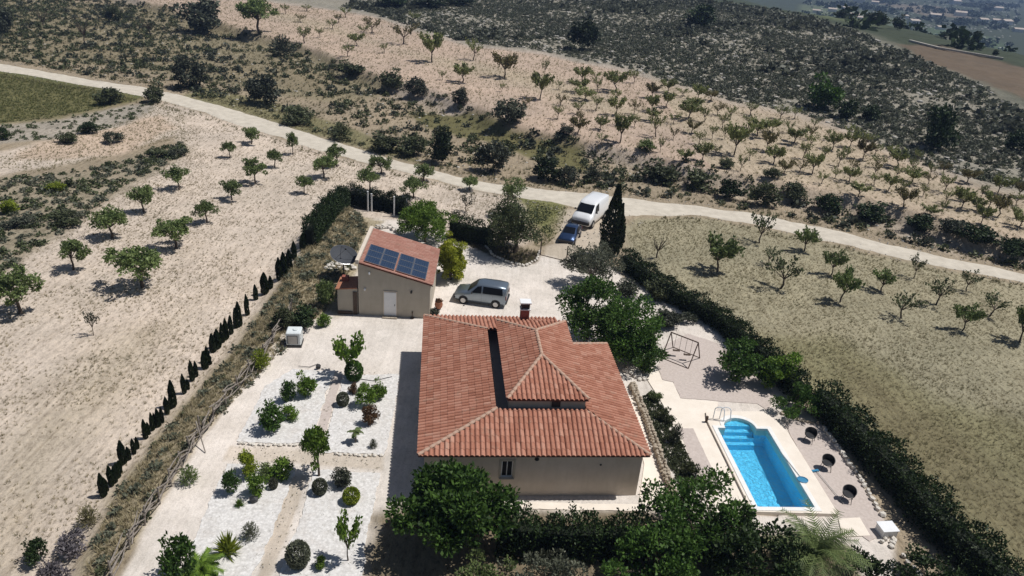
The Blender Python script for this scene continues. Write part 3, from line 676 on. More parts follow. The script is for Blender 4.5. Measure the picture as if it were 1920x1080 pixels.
def watermat():
    m, nt, b = newmat('water'); nt.nodes.remove(b)
    tr = N(nt, 'ShaderNodeBsdfTransparent'); tr.inputs[0].default_value = (.68, .92, 1.0, 1)
    gl = N(nt, 'ShaderNodeBsdfGlossy'); gl.inputs['Roughness'].default_value = .04
    fr = N(nt, 'ShaderNodeFresnel'); fr.inputs[0].default_value = 1.33
    n1 = noise(nt, 4.0, 5, .62, 'Object', .9); bp = N(nt, 'ShaderNodeBump'); bp.inputs['Strength'].default_value = 1.0; bp.inputs['Distance'].default_value = .16
    nt.links.new(n1, bp.inputs['Height']); nt.links.new(bp.outputs[0], gl.inputs['Normal']); nt.links.new(bp.outputs[0], fr.inputs['Normal'])
    mx = N(nt, 'ShaderNodeMixShader'); nt.links.new(fr.outputs[0], mx.inputs[0]); nt.links.new(tr.outputs[0], mx.inputs[1]); nt.links.new(gl.outputs[0], mx.inputs[2])
    nt.links.new(mx.outputs[0], nt.nodes['Material Output'].inputs[0]); return m
X['water'] = watermat()
pool = empty('swimming_pool', (POOL_O[0], POOL_O[1], 0), POOL_A, label='blue rectangular swimming pool with rounded steps and cream surround', cat='pool')
PZ = .20
acx, ar = 1.50, 1.0
outline = [(0, 0), (POOL_W, 0), (POOL_W, POOL_L), (acx+ar, POOL_L), (acx+ar, POOL_L+.12)]
outline += [(acx+ar*math.cos(t), POOL_L+.12+ar*math.sin(t)*.95) for t in [math.pi*i/14 for i in range(1, 14)]]
outline += [(acx-ar, POOL_L+.12), (acx-ar, POOL_L), (0, POOL_L)]
outer = [(-.42, -.34), (POOL_W+1.12, -.45), (POOL_W+1.22, POOL_L-.3), (POOL_W+.95, POOL_L+.9), (POOL_W+.5, POOL_L+1.9), (-.2, POOL_L+1.75), (-.42, POOL_L+.9)]
def ring(inner, outer, z0, z1):
    bm = bmesh.new()
    vi = [bm.verts.new((x, y, z1)) for x, y in inner]; vo = [bm.verts.new((x, y, z1)) for x, y in outer]
    e = [bm.edges.new((a, b)) for L in (vi, vo) for a, b in zip(L, L[1:]+L[:1])]
    bmesh.ops.triangle_fill(bm, edges=e, use_beauty=True)
    for L in (vi, vo):
        lo = [bm.verts.new((v.co.x, v.co.y, z0)) for v in L]
        for i in range(len(L)): bm.faces.new((L[i], L[(i+1) % len(L)], lo[(i+1) % len(L)], lo[i]))
    bmesh.ops.recalc_face_normals(bm, faces=bm.faces); me = bpy.data.meshes.new('surround'); bm.to_mesh(me); bm.free(); return me
me = ring([(x*1.0, y) for x, y in outline], outer, -.3, PZ); me.materials.append(X['deck']); link('surround', me, pool)
inn = [(1.6+(x-1.6)*1.012, 3.5+(y-3.5)*1.006) for x, y in outline]
def shellwall():
    v = []; f = []; n = len(inn)
    for x, y in inn: v.append((x, y, PZ-.02))
    for x, y in inn: v.append((x, y, -1.15-.35*max(0, min(1, (POOL_L-y)/POOL_L))))
    f = [((i+1) % n, i, n+i, n+(i+1) % n) for i in range(n)]+[tuple(range(n, 2*n))]
    return MB().add(v, f)
shellwall().build('basin', X['pool'], pool)
X['cope'] = surf('white_coping', (.70, .69, .66), (.80, .79, .76), 3, .6, .05)
cv = ring(outline, [(1.6+(x-1.6)*1.17, 3.7+(y-3.7)*1.075) for x, y in outline], PZ+.004, PZ+.03); cv.materials.append(X['cope']); link('coping', cv, pool)
n = len(outline); MB().add([(x, y, PZ-.14) for x, y in inn], [tuple(range(n))]).build('water', X['water'], pool)
for k in range(4):
    rr = ar*(1-.0*k); z = -.02-.26*k; yy = POOL_L+.55-.30*k
    pts = [(acx+(ar-.02-.004*k)*math.cos(t), POOL_L+.12+(ar-.02-.004*k)*math.sin(t)*.95) for t in [math.pi*i/14 for i in range(0, 15)]]
    pts = [p for p in pts if p[1] > yy] if yy > POOL_L+.12 else pts+[(acx-ar+.02, yy), (acx+ar-.02, yy)]
    if yy > POOL_L+.12:
        dx = ar*math.sqrt(max(0, 1-((yy-POOL_L-.12)/.95)**2))-.03; pts = [(acx+dx, yy)]+pts+[(acx-dx, yy)]
    MB().slab(pts, -1.3-.01*k, z-.001*k).build('step', X['pool'], pool)
# ------------------------------------------------------------------ foliage
def leaf_quads(rng, P, D, size, aspect=.55, var=.35, sag=0.0):
    """one leaf-sized quad at each P, long axis near D"""
    n = len(P); D = D+rng.normal(0, .55, (n, 3)); D[:, 2] -= sag; D /= np.linalg.norm(D, axis=1)[:, None]+1e-9
    S = np.cross(D, rng.normal(0, 1, (n, 3))); S /= np.linalg.norm(S, axis=1)[:, None]+1e-9
    l = size*(1+rng.uniform(-var, var, n))[:, None]; w = l*aspect
    a = P-D*l*.5; b = P+S*w*.5; c = P+D*l*.5; d = P-S*w*.5
    V = np.stack([a, b, c, d], 1).reshape(-1, 3); F = np.arange(4*n).reshape(n, 4); return V, F
def clump_points(rng, C, Rad, n, shell=.55):
    """n points spread over clumps C (k,3) with radii Rad (k,3)"""
    k = len(C); w = (Rad.prod(1))**(2/3); idx = rng.choice(k, n, p=w/w.sum())
    d = rng.normal(0, 1, (n, 3)); d /= np.linalg.norm(d, axis=1)[:, None]
    r = (shell+(1-shell)*rng.random(n)**.6)*rng.uniform(.75, 1.12, n)
    return C[idx]+d*Rad[idx]*r[:, None], d
def crown_clumps(rng, k, rx, rz, zc, cr, low=-.35, rough=.25):
    d = rng.normal(0, 1, (k, 3)); d /= np.linalg.norm(d, axis=1)[:, None]; d[:, 2] = np.where(d[:, 2] < low, -d[:, 2]*.5, d[:, 2])
    r = rng.uniform(.3, 1.0, k)**.5*(1+rng.uniform(-rough, rough, k))
    C = d*r[:, None]*np.array([rx-cr*.6, rx-cr*.6, max(rz-cr*.5, .02)]); C[:, 2] += zc
    Rad = cr*rng.uniform(.65, 1.25, k)[:, None]*np.array([1, 1, .8]); return C, Rad
def wood(rng, trunk_h, r0, tips, lean=0.0, fork=.5, gnarl=.03):
    mb = MB(); p = Vector((0, 0, -.03)); top = Vector((rng.normal(0, lean), rng.normal(0, lean), trunk_h)); mid = p.lerp(top, .5)+Vector((rng.normal(0, gnarl), rng.normal(0, gnarl), 0))
    mb.tube(p, mid, r0*1.25, r0*.95, 7, False).tube(mid, top, r0*.95, r0*.78, 7, False)
    for t in tips:
        t = Vector([float(q) for q in t]); m = top.lerp(t, fork)+Vector((rng.normal(0, gnarl), rng.normal(0, gnarl), abs(rng.normal(0, gnarl))))
        mb.tube(top, m, r0*.6, r0*.32, 5, False).tube(m, t, r0*.32, r0*.08, 5, False)
    return mb
def tree_proto(seed, kind):
    """unit tree (height 1, width 1): returns (trunk mesh, crown mesh)"""
    rng = np.random.default_rng(seed)
    if kind == 'olive':
        C, Rd = crown_clumps(rng, int(rng.integers(14, 34)), rng.uniform(.50, .58), rng.uniform(.40, .44), .60, rng.uniform(.14, .2), -.5, rng.uniform(.2, .4)); C[:, 0] *= rng.uniform(.85, 1.1); C[:, :2] += rng.normal(0, .04, 2); P, d = clump_points(rng, C, Rd, 2200, .35)
        V, F = leaf_quads(rng, P, d, .078); tr = wood(rng, .36, .034, C[::3], .02)
        return tr, V, F
    if kind in ('almond', 'sparse'):
        nl = 9 if kind == 'almond' else 7; tips = []; P = []; D = []
        per = 85 if kind == 'almond' else 42
        for i in range(nl):
            a = 6.283*i/nl+rng.normal(0, .3); rr = rng.uniform(.24, .5); zt = rng.uniform(.78, 1.02)-rr*.25; t = np.array([math.cos(a)*rr, math.sin(a)*rr, zt]); tips.append(t)
            s = rng.uniform(.45, 1.05, per); b = np.array([0, 0, .30]); q = b+(t-b)*s[:, None]; P.append(q+rng.normal(0, .052, (per, 3))); D.append(np.repeat(((t-b)*np.array([1, 1, 1.2]))[None], per, 0))
        P = np.vstack(P); D = np.vstack(D); V, F = leaf_quads(rng, P, D/np.linalg.norm(D, axis=1)[:, None], .105 if kind == 'almond' else .09, .55)
        return wood(rng, .30, .026, tips, .025, .55, .025), V, F
    if kind == 'bare':
        tips = [(math.cos(a)*rr, math.sin(a)*rr, zt) for a, rr, zt in zip(rng.uniform(0, 6.28, 16), rng.uniform(.2, .5, 16), rng.uniform(.6, 1.0, 16))]
        mb = wood(rng, .28, .03, tips, .03, .5, .04); P = []
        for t in tips:
            for k in range(5):
                q = np.array(t)*rng.uniform(.6, 1.0)+rng.normal(0, .05, 3); P.append(q)
        P = np.array(P); V, F = leaf_quads(rng, P, P-np.array([0, 0, .4]), .085, .22); return mb, V, F
def shape_proto(seed, kind):
    """unit shrubs as one leafy mesh: (V, F)"""
    rng = np.random.default_rng(seed)
    if kind == 'ball':
        d = rng.normal(0, 1, (2600, 3)); d /= np.linalg.norm(d, axis=1)[:, None]; P = d*np.array([.5, .5, .5])*rng.uniform(.8, 1.0, 2600)[:, None]+[0, 0, .48]
        return leaf_quads(rng, P, d, .095, .7)
    if kind == 'bush':
        C, Rd = crown_clumps(rng, 26, .5, .5, .45, .20, -.95, .25); C[:, 2] = np.maximum(C[:, 2], .12); P, d = clump_points(rng, C, Rd, 1700, .35); P[:, 2] = np.maximum(P[:, 2], .0); return leaf_quads(rng, P, d, .095)
    if kind == 'mound':
        C, Rd = crown_clumps(rng, 10, .5, .35, .3, .22, rough=.35); C[:, 2] = np.maximum(C[:, 2], .1); P, d = clump_points(rng, C, Rd, 800, .4); P[:, 2] = np.maximum(P[:, 2], .0); return leaf_quads(rng, P, d, .11, .45)
    if kind == 'twiggy':
        n = 700; a = rng.uniform(0, 6.283, n); el = rng.uniform(.25, 1.45, n); d = np.stack([np.cos(a)*np.cos(el), np.sin(a)*np.cos(el), np.sin(el)], 1); P = d*rng.uniform(.35, 1.0, n)[:, None]*np.array([.5, .5, .95]); return leaf_quads(rng, P, d*1.5, .15, .25)
    if kind == 'spiky':
        n = 120; a = rng.uniform(0, 6.283, n); el = rng.uniform(.1, 1.45, n); d = np.stack([np.cos(a)*np.cos(el), np.sin(a)*np.cos(el), np.sin(el)], 1); P = d*np.array([.27, .27, .45]); D = d*3
        return leaf_quads(rng, P, D, .62, .10, .25)
    if kind == 'cypress':
        n = 1900; z = rng.random(n)**.9; rr = .5*np.clip(np.minimum(z/.10, 1), .55, 1)*np.clip((1.02-z)/.38, 0.05, 1)**.7*rng.uniform(.8, 1.04, n); a = rng.uniform(0, 6.283, n); rr *= 1+.12*np.sin(3*a+9*z)
        P = np.stack([np.cos(a)*rr, np.sin(a)*rr, z], 1); D = np.stack([np.cos(a)*.25, np.sin(a)*.25, np.full(n, 1.)], 1); V, F = leaf_quads(rng, P*np.array([1, 1, 1]), D*2, .12, .9)
        return V, F
_pc = {}
def proto(kind, seed, mat, tr_mat='bark'):
    k = (kind, seed, mat, tr_mat)
    if k not in _pc:
        if kind in ('olive', 'almond', 'sparse', 'bare'):
            tr, V, F = tree_proto(seed, kind); _pc[k] = (tr.mesh('trunk', X[tr_mat], True), np_mesh('crown', V, F, X[mat]))
        else:
            V, F = shape_proto(seed, kind); _pc[k] = np_mesh(kind, V, F, X[mat])
    return _pc[k]
_rot = random.Random(5)
def tree(name, foot, topy, w, kind, seed, mat, label, cat='tree', group=None, tr_mat='bark', p=None, h=None, wm=None):
    if p is None: p = gp(*foot)
    if h is None: h, wm = size_at(p, topy, w)
    t, c = proto(kind, seed, mat, tr_mat)
    e = empty(name, p, _rot.uniform(0, 6.28), label=label, cat=cat, group=group); e.scale = (wm, wm, h)
    link('trunk', t, e); link('crown', c, e); return e
def shrub(name, foot, topy, w, kind, seed, mat, label, cat='shrub', group=None):
    p = gp(*foot); h, wm = size_at(p, topy, w); me = proto(kind, seed, mat)
    return link(name, me, None, (p[0], p[1], p[2]-.02), (0, 0, _rot.uniform(0, 6.28)), (wm, wm, h), label=label, cat=cat, group=group)

# left field: round young olives, each described by what sets it apart
LEFT = [((472, 270), 235, 32, 'olive tree with shadow ring, second nearest the track in left field'), ((431, 296), 264, 24, 'small thin olive tree standing left of the track-side pair in left field'),
 ((550, 290), 247, 22, 'slim olive tree right beside the track edge in left field'), ((516, 314), 279, 27, 'small olive tree between the slim track-side tree and a broader one'),
 ((479, 344), 298, 40, 'broad olive tree in the middle of the upper left field'), ((632, 313), 270, 37, 'dark olive tree closest to the bend of the track above hedge'),
 ((607, 334), 291, 42, 'spreading olive tree just below left of the dark track-side olive'), ((570, 363), 330, 28, 'small pale olive tree nearest the tall hedge corner'),
 ((336, 356), 314, 40, 'olive tree beside the end of the scrubby strip'), ((435, 375), 333, 37, 'compact olive tree in the centre of the left field'),
 ((388, 418), 375, 40, 'olive tree with dark round shadow, centre of lower left field'), ((270, 398), 348, 45, 'olive tree along the scrubby strip, third from the left'),
 ((210, 447), 391, 62, 'loose wide olive tree along the scrubby strip, second from left edge row'), ((330, 466), 411, 64, 'wide olive tree right above the largest olive of the left field'),
 ((138, 506), 445, 52, 'olive tree beside scrubby strip with a speckled shadow, near left edge'), ((268, 538), 459, 86, 'largest dark green olive tree in the left field'),
 ((40, 588), 509, 84, 'large round olive tree at the left edge of the photo'),
 ((694, 357), 315, 37, 'olive tree just behind the corner of the tall dark hedge'), ((714, 326), 289, 37, 'dark olive tree between hedge corner and track'),
 ((775, 372), 330, 43, 'olive tree behind the bright green tree, left one of a pair'), ((796, 342), 307, 40, 'olive tree behind the bright green tree, right one of a pair nearer the track'),
 ((880, 357), 330, 33, 'olive tree touching the track left of the big grey-green tree')]
for i, (f_, ty, w, lab) in enumerate(LEFT):
    tree('olive_tree', f_, ty, w*1.08, 'olive', i % 9, 'olive', lab, group='olive trees in the left field')
tree('sapling', (175, 629), 580, 28, 'sparse', 3, 'greyd', 'thin sapling standing alone in the lower left field')
tree('sapling', (874, 397), 362, 30, 'sparse', 4, 'greyd', 'thin grey sapling behind dark shrubs near big grey-green tree')
RIGHT = [((1345, 509), 444, 64, 'almond', 'dense almond tree nearest the cypress side of right field'), ((1424, 456), 398, 42, 'sparse', 'sparse almond tree against the track edge, leftmost of right field'),
 ((1442, 496), 460, 30, 'sparse', 'small thin almond tree between two bigger ones near the track'), ((1508, 471), 428, 42, 'almond', 'leaning almond tree just below the track'),
 ((1463, 541), 481, 62, 'sparse', 'open spreading almond tree in the middle of right field'), ((1558, 516), 467, 36, 'almond', 'upright almond tree directly behind a bushier one'),
 ((1575, 567), 505, 48, 'almond', 'bushy tall almond tree in the centre of right field'), ((1652, 546), 506, 40, 'almond', 'low dark almond tree in right field, tilted rightwards'),
 ((1713, 521), 477, 26, 'sparse', 'thin small almond tree next to the track, middle of right field'), ((1690, 597), 547, 52, 'sparse', 'wide thin almond tree below the tilted dark one'),
 ((1755, 572), 519, 46, 'sparse', 'greyish almond tree right of centre in right field'), ((1812, 546), 507, 34, 'sparse', 'small almond tree near the track towards the right edge'),
 ((1804, 620), 568, 42, 'almond', 'almond tree casting long thin shadow, lowest but one in right field'), ((1855, 593), 549, 46, 'sparse', 'almond tree of open crown close to the right edge'),
 ((1912, 642), 578, 50, 'almond', 'almond tree cut by the right edge of the photo'), ((1231, 484), 436, 40, 'bare', 'nearly bare almond tree close to the tall cypress')]
for i, (f_, ty, w, kd, lab) in enumerate(RIGHT):
    tree('almond_tree', f_, ty, w*1.22, kd, 20+i % 7, 'olive' if kd == 'almond' else 'olived', lab, group='almond trees in the right field', tr_mat='bark')
# orchard beyond the track
ORCH = [(756, 83, 40, 45), (776, 45, 20, 24), (810, 117, 60, 42), (867, 155, 118, 40), (887, 113, 70, 30), (946, 146, 95, 42), (941, 172, 155, 14), (1012, 186, 130, 36), (1021, 142, 108, 16), (535, 26, 6, 18), (563, 42, 25, 22),
 (575, 21, 8, 20), (571, 81, 48, 32), (600, 71, 50, 16), (623, 54, 35, 22), (634, 43, 25, 20), (648, 33, 12, 22), (668, 86, 60, 26), (682, 66, 44, 22), (652, 106, 80, 24), (697, 62, 30, 40), (1090, 155, 123, 32), (1088, 173, 147, 38), (1095, 188, 164, 38), (1082, 214, 189, 30), (1083, 251, 217, 32),
 (1153, 171, 128, 40), (1155, 216, 179, 30), (1127, 270, 249, 25), (1162, 268, 213, 40), (1222, 184, 154, 27), (1222, 210, 177, 30), (1229, 257, 211, 33), (1238, 286, 257, 16), (1291, 223, 188, 42), (1297, 250, 224, 26), (1280, 181, 164, 30), (1310, 271, 242, 23), (1316, 303, 267, 32), (1283, 304, 279, 30),
 (1345, 216, 190, 26), (1355, 240, 210, 24), (1376, 291, 231, 42), (1420, 256, 221, 42), (1388, 321, 289, 20), (1436, 283, 244, 28), (1450, 307, 274, 36), (1488, 269, 239, 42), (1505, 298, 264, 27), (1523, 326, 286, 33), (1470, 326, 299, 26), (1560, 281, 249, 30), (1572, 313, 276, 26), (1525, 241, 221, 18),
 (1593, 276, 244, 26), (1618, 299, 261, 32), (1640, 291, 267, 24), (1680, 313, 279, 40), (1718, 303, 279, 16), (1592, 341, 311, 30), (1640, 331, 302, 22), (1665, 358, 324, 28), (1743, 331, 304, 18), (1708, 343, 314, 40), (1770, 361, 324, 32), (1812, 343, 317, 34), (1838, 374, 344, 20), (1870, 363, 329, 33), (1898, 351, 329, 22),
 (1610, 368, 344, 36), (1694, 388, 349, 36), (1742, 406, 384, 30), (1764, 404, 371, 14), (1803, 391, 354, 38), (1838, 421, 384, 32), (1870, 406, 364, 36), (1905, 386, 359, 27), (1910, 426, 394, 36), (1048, 168, 150, 16), (1190, 238, 214, 20), (1262, 262, 238, 20), (1262, 232, 210, 22), (1405, 300, 276, 20), (1540, 345, 322, 24), (1730, 368, 345, 20), (985, 205, 180, 20), (830, 150, 132, 16), (720, 100, 80, 18)]
_fr = random.Random(12)
for _k in range(4000):      # smaller trees that fill the rows towards the right
    x_ = _fr.uniform(1040, 1915); y_ = _fr.uniform(150, 425); q_ = at(x_, y_, 2.0)[:2]
    if sdist(q_[None], ORCHARD)[0] > -2.5 or any(abs(x_-o_[0]) < 24 and abs(y_-o_[1]) < 15 for o_ in ORCH): continue
    ORCH.append((x_, y_, y_-_fr.uniform(20, 32), _fr.uniform(18, 30)))
    if len(ORCH) > 140: break
def ordinal(n): return ['first', 'second', 'third', 'fourth', 'fifth', 'sixth', 'seventh', 'eighth', 'ninth', 'tenth', 'eleventh', 'twelfth', 'thirteenth', 'fourteenth', 'fifteenth', 'sixteenth', 'seventeenth', 'eighteenth', 'nineteenth', 'twentieth'][n] if n < 20 else str(n+1)+('st' if (n+1) % 10 == 1 else 'nd' if (n+1) % 10 == 2 else 'rd' if (n+1) % 10 == 3 else 'th')
_og = np.array([gp(o_[0], o_[1])[:2] for o_ in ORCH]); _od = -sdist(_og, UPLAND); _row = np.digitize(_od, np.quantile(_od, [.2, .4, .6, .8])); OLAB = {}
for r_ in range(5):
    I = sorted(np.where(_row == r_)[0], key=lambda q: ORCH[q][0])
    for k_, q in enumerate(I):
        w_ = ORCH[q][3]; OLAB[q] = '%s almond tree, %s from left in the %s of the orchard' % ('leafy' if w_ >= 36 else 'thin' if w_ < 24 else 'young', ordinal(k_), ['lowest row by the scrub', 'second row above the scrub', 'middle row', 'second row below the rocks', 'top row by the rocks'][r_])
for i, (x, y, ty, w) in enumerate(ORCH):
    kd = 'almond' if w >= 26 and i % 4 else 'sparse'
    tree('orchard_tree', (x, y), ty, w*1.18, kd, 40+i % 9, 'almond' if i % 5 else 'almond2', OLAB[i], group='orchard beyond the track', tr_mat='bark')

# cypresses planted along the bank
CYP = [(552, 486, 453, 10), (543, 505, 468, 12), (533, 518, 474, 13), (524, 525, 484, 12), (497, 551, 512, 15), (508, 541, 518, 9), (480, 562, 534, 9), (464, 591, 553, 9), (449, 612, 567, 12), (443, 615, 578, 9), (434, 626, 592, 9), (425, 636, 598, 10), (418, 642, 606, 9), (409, 653, 618, 13), (400, 660, 626, 12), (385, 691, 659, 13), (361, 714, 677, 10), (346, 738, 702, 9), (326, 763, 714, 13), (314, 776, 745, 10), (298, 800, 766, 9), (287, 807, 774, 8),
 (274, 822, 787, 10), (252, 851, 823, 9), (232, 870, 827, 14), (242, 862, 838, 10), (221, 896, 869, 12), (210, 911, 874, 11), (195, 931, 888, 13), (568, 468, 440, 12), (576, 455, 428, 14), (390, 680, 650, 9)]
_cr = random.Random(3)
CYP += [(x+_cr.uniform(4, 8), y-_cr.uniform(5, 10), y-_cr.uniform(5, 10)-(y-ty)*_cr.uniform(.55, .85), w*.8) for x, y, ty, w in CYP[12:29] if _cr.random() < .8]
CYP.sort(key=lambda q: q[1])
for i, (x, y, ty, w) in enumerate(CYP):
    shrub('cypress', (x, y), ty, w*.92, 'cypress', i % 6, 'cyp', 'small dark cypress in the bank row, %s counted down from the tall hedge' % ordinal(i), 'cypress', 'cypresses along the bank')

# shrubs and trees beyond the track that stand out one by one
BAND = [((355, 166), 103, 62, 'bush', 'greyd', 'dark grey-green bush tree left of a similar one above the track', 'tree'), ((497, 196), 128, 66, 'bush', 'greyd', 'dark grey-green bush tree beside the track, right one of two', 'tree'),
 ((380, 62), -12, 84, 'bush', 'greyd', 'big dark tree at the orchard corner by the top edge', 'tree'), ((487, 62), -8, 72, 'olive', 'olive', 'spreading tree with shadow on pale orchard soil near the top edge', 'tree'),
 ((530, 106), 62, 52, 'twiggy', 'greyd', 'grey twiggy shrub below the orchard corner', 'shrub'), ((160, 82), 28, 40, 'bare', 'greyd', 'bare-branched tree on the upper left slope', 'tree'), ((84, 52), 12, 30, 'bare', 'greyd', 'bare small tree near the top left corner', 'tree'),
 ((283, 68), 28, 40, 'bare', 'grey', 'pale leafless tree on the upper left slope', 'tree'), ((5, 62), 0, 50, 'bush', 'greyd', 'dark tree cut by the left edge at the top', 'tree'), ((215, 42), 8, 32, 'bush', 'scrub', 'bush near the top edge left of the big dark tree', 'shrub'),
 ((778, 182), 142, 46, 'bush', 'greyd', 'grey-green round bush at the orchard edge, left of two', 'shrub'), ((735, 168), 128, 50, 'bush', 'scrub', 'dark bush with reddish top at the orchard edge', 'shrub'), ((861, 197), 161, 32, 'bush', 'greyd', 'small round grey-green tree at the orchard edge', 'tree'),
 ((955, 231), 179, 60, 'bush', 'grey', 'large round silvery olive tree at the orchard edge', 'tree'), ((826, 306), 234, 46, 'bush', 'cyp', 'tall dark evergreen shrub beside the track', 'shrub'), ((926, 322), 257, 62, 'bush', 'greyd', 'large grey leafless-looking bush beside the track', 'shrub'),
 ((720, 284), 244, 58, 'bush', 'scrub', 'green bush beside the track, left of the tall dark one', 'shrub'), ((776, 292), 250, 54, 'bush', 'scrub', 'green bush touching the tall dark evergreen', 'shrub'), ((1022, 338), 288, 54, 'bush', 'cyp', 'dark bush above the track opposite the white van', 'shrub'),
 ((1060, 345), 308, 46, 'bush', 'greyd', 'blue-grey bush right of the dark bush opposite the white van', 'shrub'), ((1112, 340), 305, 40, 'twiggy', 'greyd', 'grey twiggy bush above the track behind the cypress', 'shrub'), ((1061, 252), 230, 30, 'bush', 'greyd', 'silvery small shrub at the orchard edge', 'shrub'),
 ((1209, 282), 259, 36, 'bush', 'olive', 'round green bush at the lower orchard edge', 'shrub'), ((1361, 315), 294, 32, 'bush', 'scrub', 'round bush at the orchard edge below the greenest almond', 'shrub'), ((1446, 333), 312, 32, 'bush', 'scrub', 'round bush at the orchard edge further right', 'shrub'),
 ((1095, 94), 30, 56, 'bush', 'cyp', 'dark solitary pine on the rocky slope', 'tree'), ((1543, 204), 138, 70, 'bush', 'deep', 'dark green pine at the top of the orchard', 'tree'), ((1583, 222), 182, 46, 'bush', 'hedge', 'lower dark shrub right beside the orchard-top pine', 'shrub'), ((1630, 226), 192, 40, 'bush', 'hedge', 'dark shrub between two pines at the orchard top', 'shrub'),
 ((1755, 280), 190, 72, 'bush', 'hedge', 'big dark pine casting black shadow near the orchard\'s right end', 'tree'), ((1910, 285), 240, 50, 'bush', 'hedge', 'dark tree on the slope at the right edge', 'tree'), ((1240, 340), 300, 70, 'bush', 'scrub', 'broad bush above the track right of the cypress', 'shrub'),
 ((1310, 355), 315, 60, 'bush', 'scrub', 'bush above the track, second from the cypress', 'shrub'), ((1366, 372), 330, 44, 'bush', 'hedge', 'dark bush directly above the track edge', 'shrub'), ((1430, 385), 335, 56, 'bush', 'scrub', 'dense bush above the right stretch of track', 'shrub'),
 ((1548, 398), 362, 56, 'bush', 'hedge', 'dark bush below the orchard wall', 'shrub'), ((1630, 415), 378, 60, 'bush', 'hedge', 'dark bush below the orchard wall, further right', 'shrub'), ((1720, 430), 398, 52, 'bush', 'hedge', 'round dark bush below a small orchard tree', 'shrub'), ((1830, 455), 418, 62, 'bush', 'hedge', 'dark bush under the orchard edge near the right side', 'shrub'),
 ((560, 232), 196, 60, 'bush', 'scrub', 'olive-green bush along the upper track edge', 'shrub'), ((640, 262), 226, 50, 'twiggy', 'scrub', 'loose bush along the upper track edge', 'shrub'), ((660, 140), 112, 56, 'bush', 'scrub', 'dark thicket bush under the orchard edge', 'shrub'), ((170, 250), 225, 34, 'bush', 'hedge', 'dark round bush on the pale bank below green field', 'shrub'),
 ((128, 268), 245, 36, 'bush', 'scrub', 'wide dark bush left of the round one on pale bank', 'shrub'), ((6, 262), 236, 24, 'bush', 'hedge', 'dark bush at the left edge below the green field', 'shrub'), ((212, 268), 245, 36, 'bush', 'greyd', 'grey-green bush on the pale bank', 'shrub'), ((300, 290), 268, 50, 'mound', 'scrub', 'low dark bush at the end of scrubby strip', 'shrub'),
 ((335, 292), 270, 34, 'mound', 'greyd', 'low grey-green bush at the tip of scrubby strip', 'shrub'), ((290, 192), 155, 40, 'bush', 'scrub', 'bush squeezed against the track\'s lower edge', 'shrub'), ((205, 195), 160, 50, 'bush', 'scrub', 'bush at the corner of the green field', 'shrub'), ((108, 358), 340, 30, 'bush', 'lime', 'yellow-green bush in the scrubby strip', 'shrub'),
 ((130, 350), 332, 16, 'bush', 'scrub', 'small dark bush beside the yellow-green one', 'shrub'), ((20, 400), 372, 34, 'bush', 'lime', 'yellowish bush at the left edge in the scrubby strip', 'shrub'), ((125, 420), 385, 60, 'mound', 'scrub', 'broad green mound in the scrubby strip', 'shrub'), ((38, 425), 396, 56, 'mound', 'greyd', 'grey mound bush in the scrubby strip', 'shrub'),
 ((72, 1052), 1008, 44, 'bush', 'hedge', 'dark shrub near the bottom left corner', 'shrub'), ((145, 1030), 985, 66, 'mound', 'lav', 'grey lavender-like mound at lower left', 'shrub'), ((112, 1090), 1040, 62, 'mound', 'lav', 'purplish mound at the bottom edge on left', 'shrub'), ((168, 985), 948, 44, 'twiggy', 'straw_g', 'weedy bush at the foot of the cypress row', 'shrub'),
 ((1490, 372), 340, 50, 'bush', 'scrub', 'bush under the orchard edge in the middle right', 'shrub'), ((1780, 440), 408, 50, 'bush', 'greyd', 'greyish bush under the orchard edge towards right', 'shrub'), ((735, 14), -14, 60, 'bush', 'hedge', 'dark thicket at the top edge above the orchard, left one', 'shrub'), ((800, 14), -12, 70, 'bush', 'cyp', 'dark thicket at the top edge above the orchard, middle one', 'shrub'), ((860, 10), -14, 60, 'bush', 'hedge', 'dark thicket at the top edge above the orchard, right one', 'shrub'), ((1310, 52), 2, 60, 'bush', 'hedge', 'dark pine clump on the slope near the top edge', 'tree'), ((1895, 478), 444, 56, 'bush', 'hedge', 'dark bush above the track at the right edge', 'shrub')]
for i, (f_, ty, w, kd, m, lab, cat) in enumerate(BAND):
    nm = {'tree': 'bushy_tree', 'shrub': 'shrub'}[cat]
    if kd in ('olive', 'bare'): tree('tree', f_, ty, w, kd, 60+i % 4, m, lab, tr_mat='bark')
    else: shrub(nm, f_, ty, w*1.06, kd, i % 5, m, lab, cat, 'bushes around the fields')

# ---- big garden trees, each with its own crown
def big_tree(name, p, h, w, zc, rz, k, cr, n, leaf, mat, seed, label, trunk_r=.14, trunk_h=None, tr_mat='bark', off_=(0, 0), aspect=.6, cat='tree', sq=1.0):
    rng = np.random.default_rng(seed); e = empty(name, p, 0, label=label, cat=cat)
    C, Rd = crown_clumps(rng, k, w/2, rz, zc, cr, -.93, .22); C[:, :2] += off_; C[:, 1] *= sq; C[:, 2] = np.maximum(C[:, 2], cr*.5)
    P, d = clump_points(rng, C, Rd, int(n*1.4), .45); P[:, 2] = np.maximum(P[:, 2], .1); V, F = leaf_quads(rng, P, d+np.array([0, 0, .25]), leaf, aspect)
    wood(rng, trunk_h or zc*.45, trunk_r, C[::2], .06, .5, .12).build('trunk', X[tr_mat], e, True)
    link('crown', np_mesh('crown', V, F, X[mat]), e); return e
def foot_of(cx, cy, zc): q = at(cx, cy, zc); return np.array([q[0], q[1], 0.0])
big_tree('broadleaf_tree', foot_of(848, 948, 2.7), 4.6, 5.7, 2.7, 2.0, 46, .82, 9000, .24, 'deep', 1, 'large dense green tree in front of the house\'s left front corner', .16)
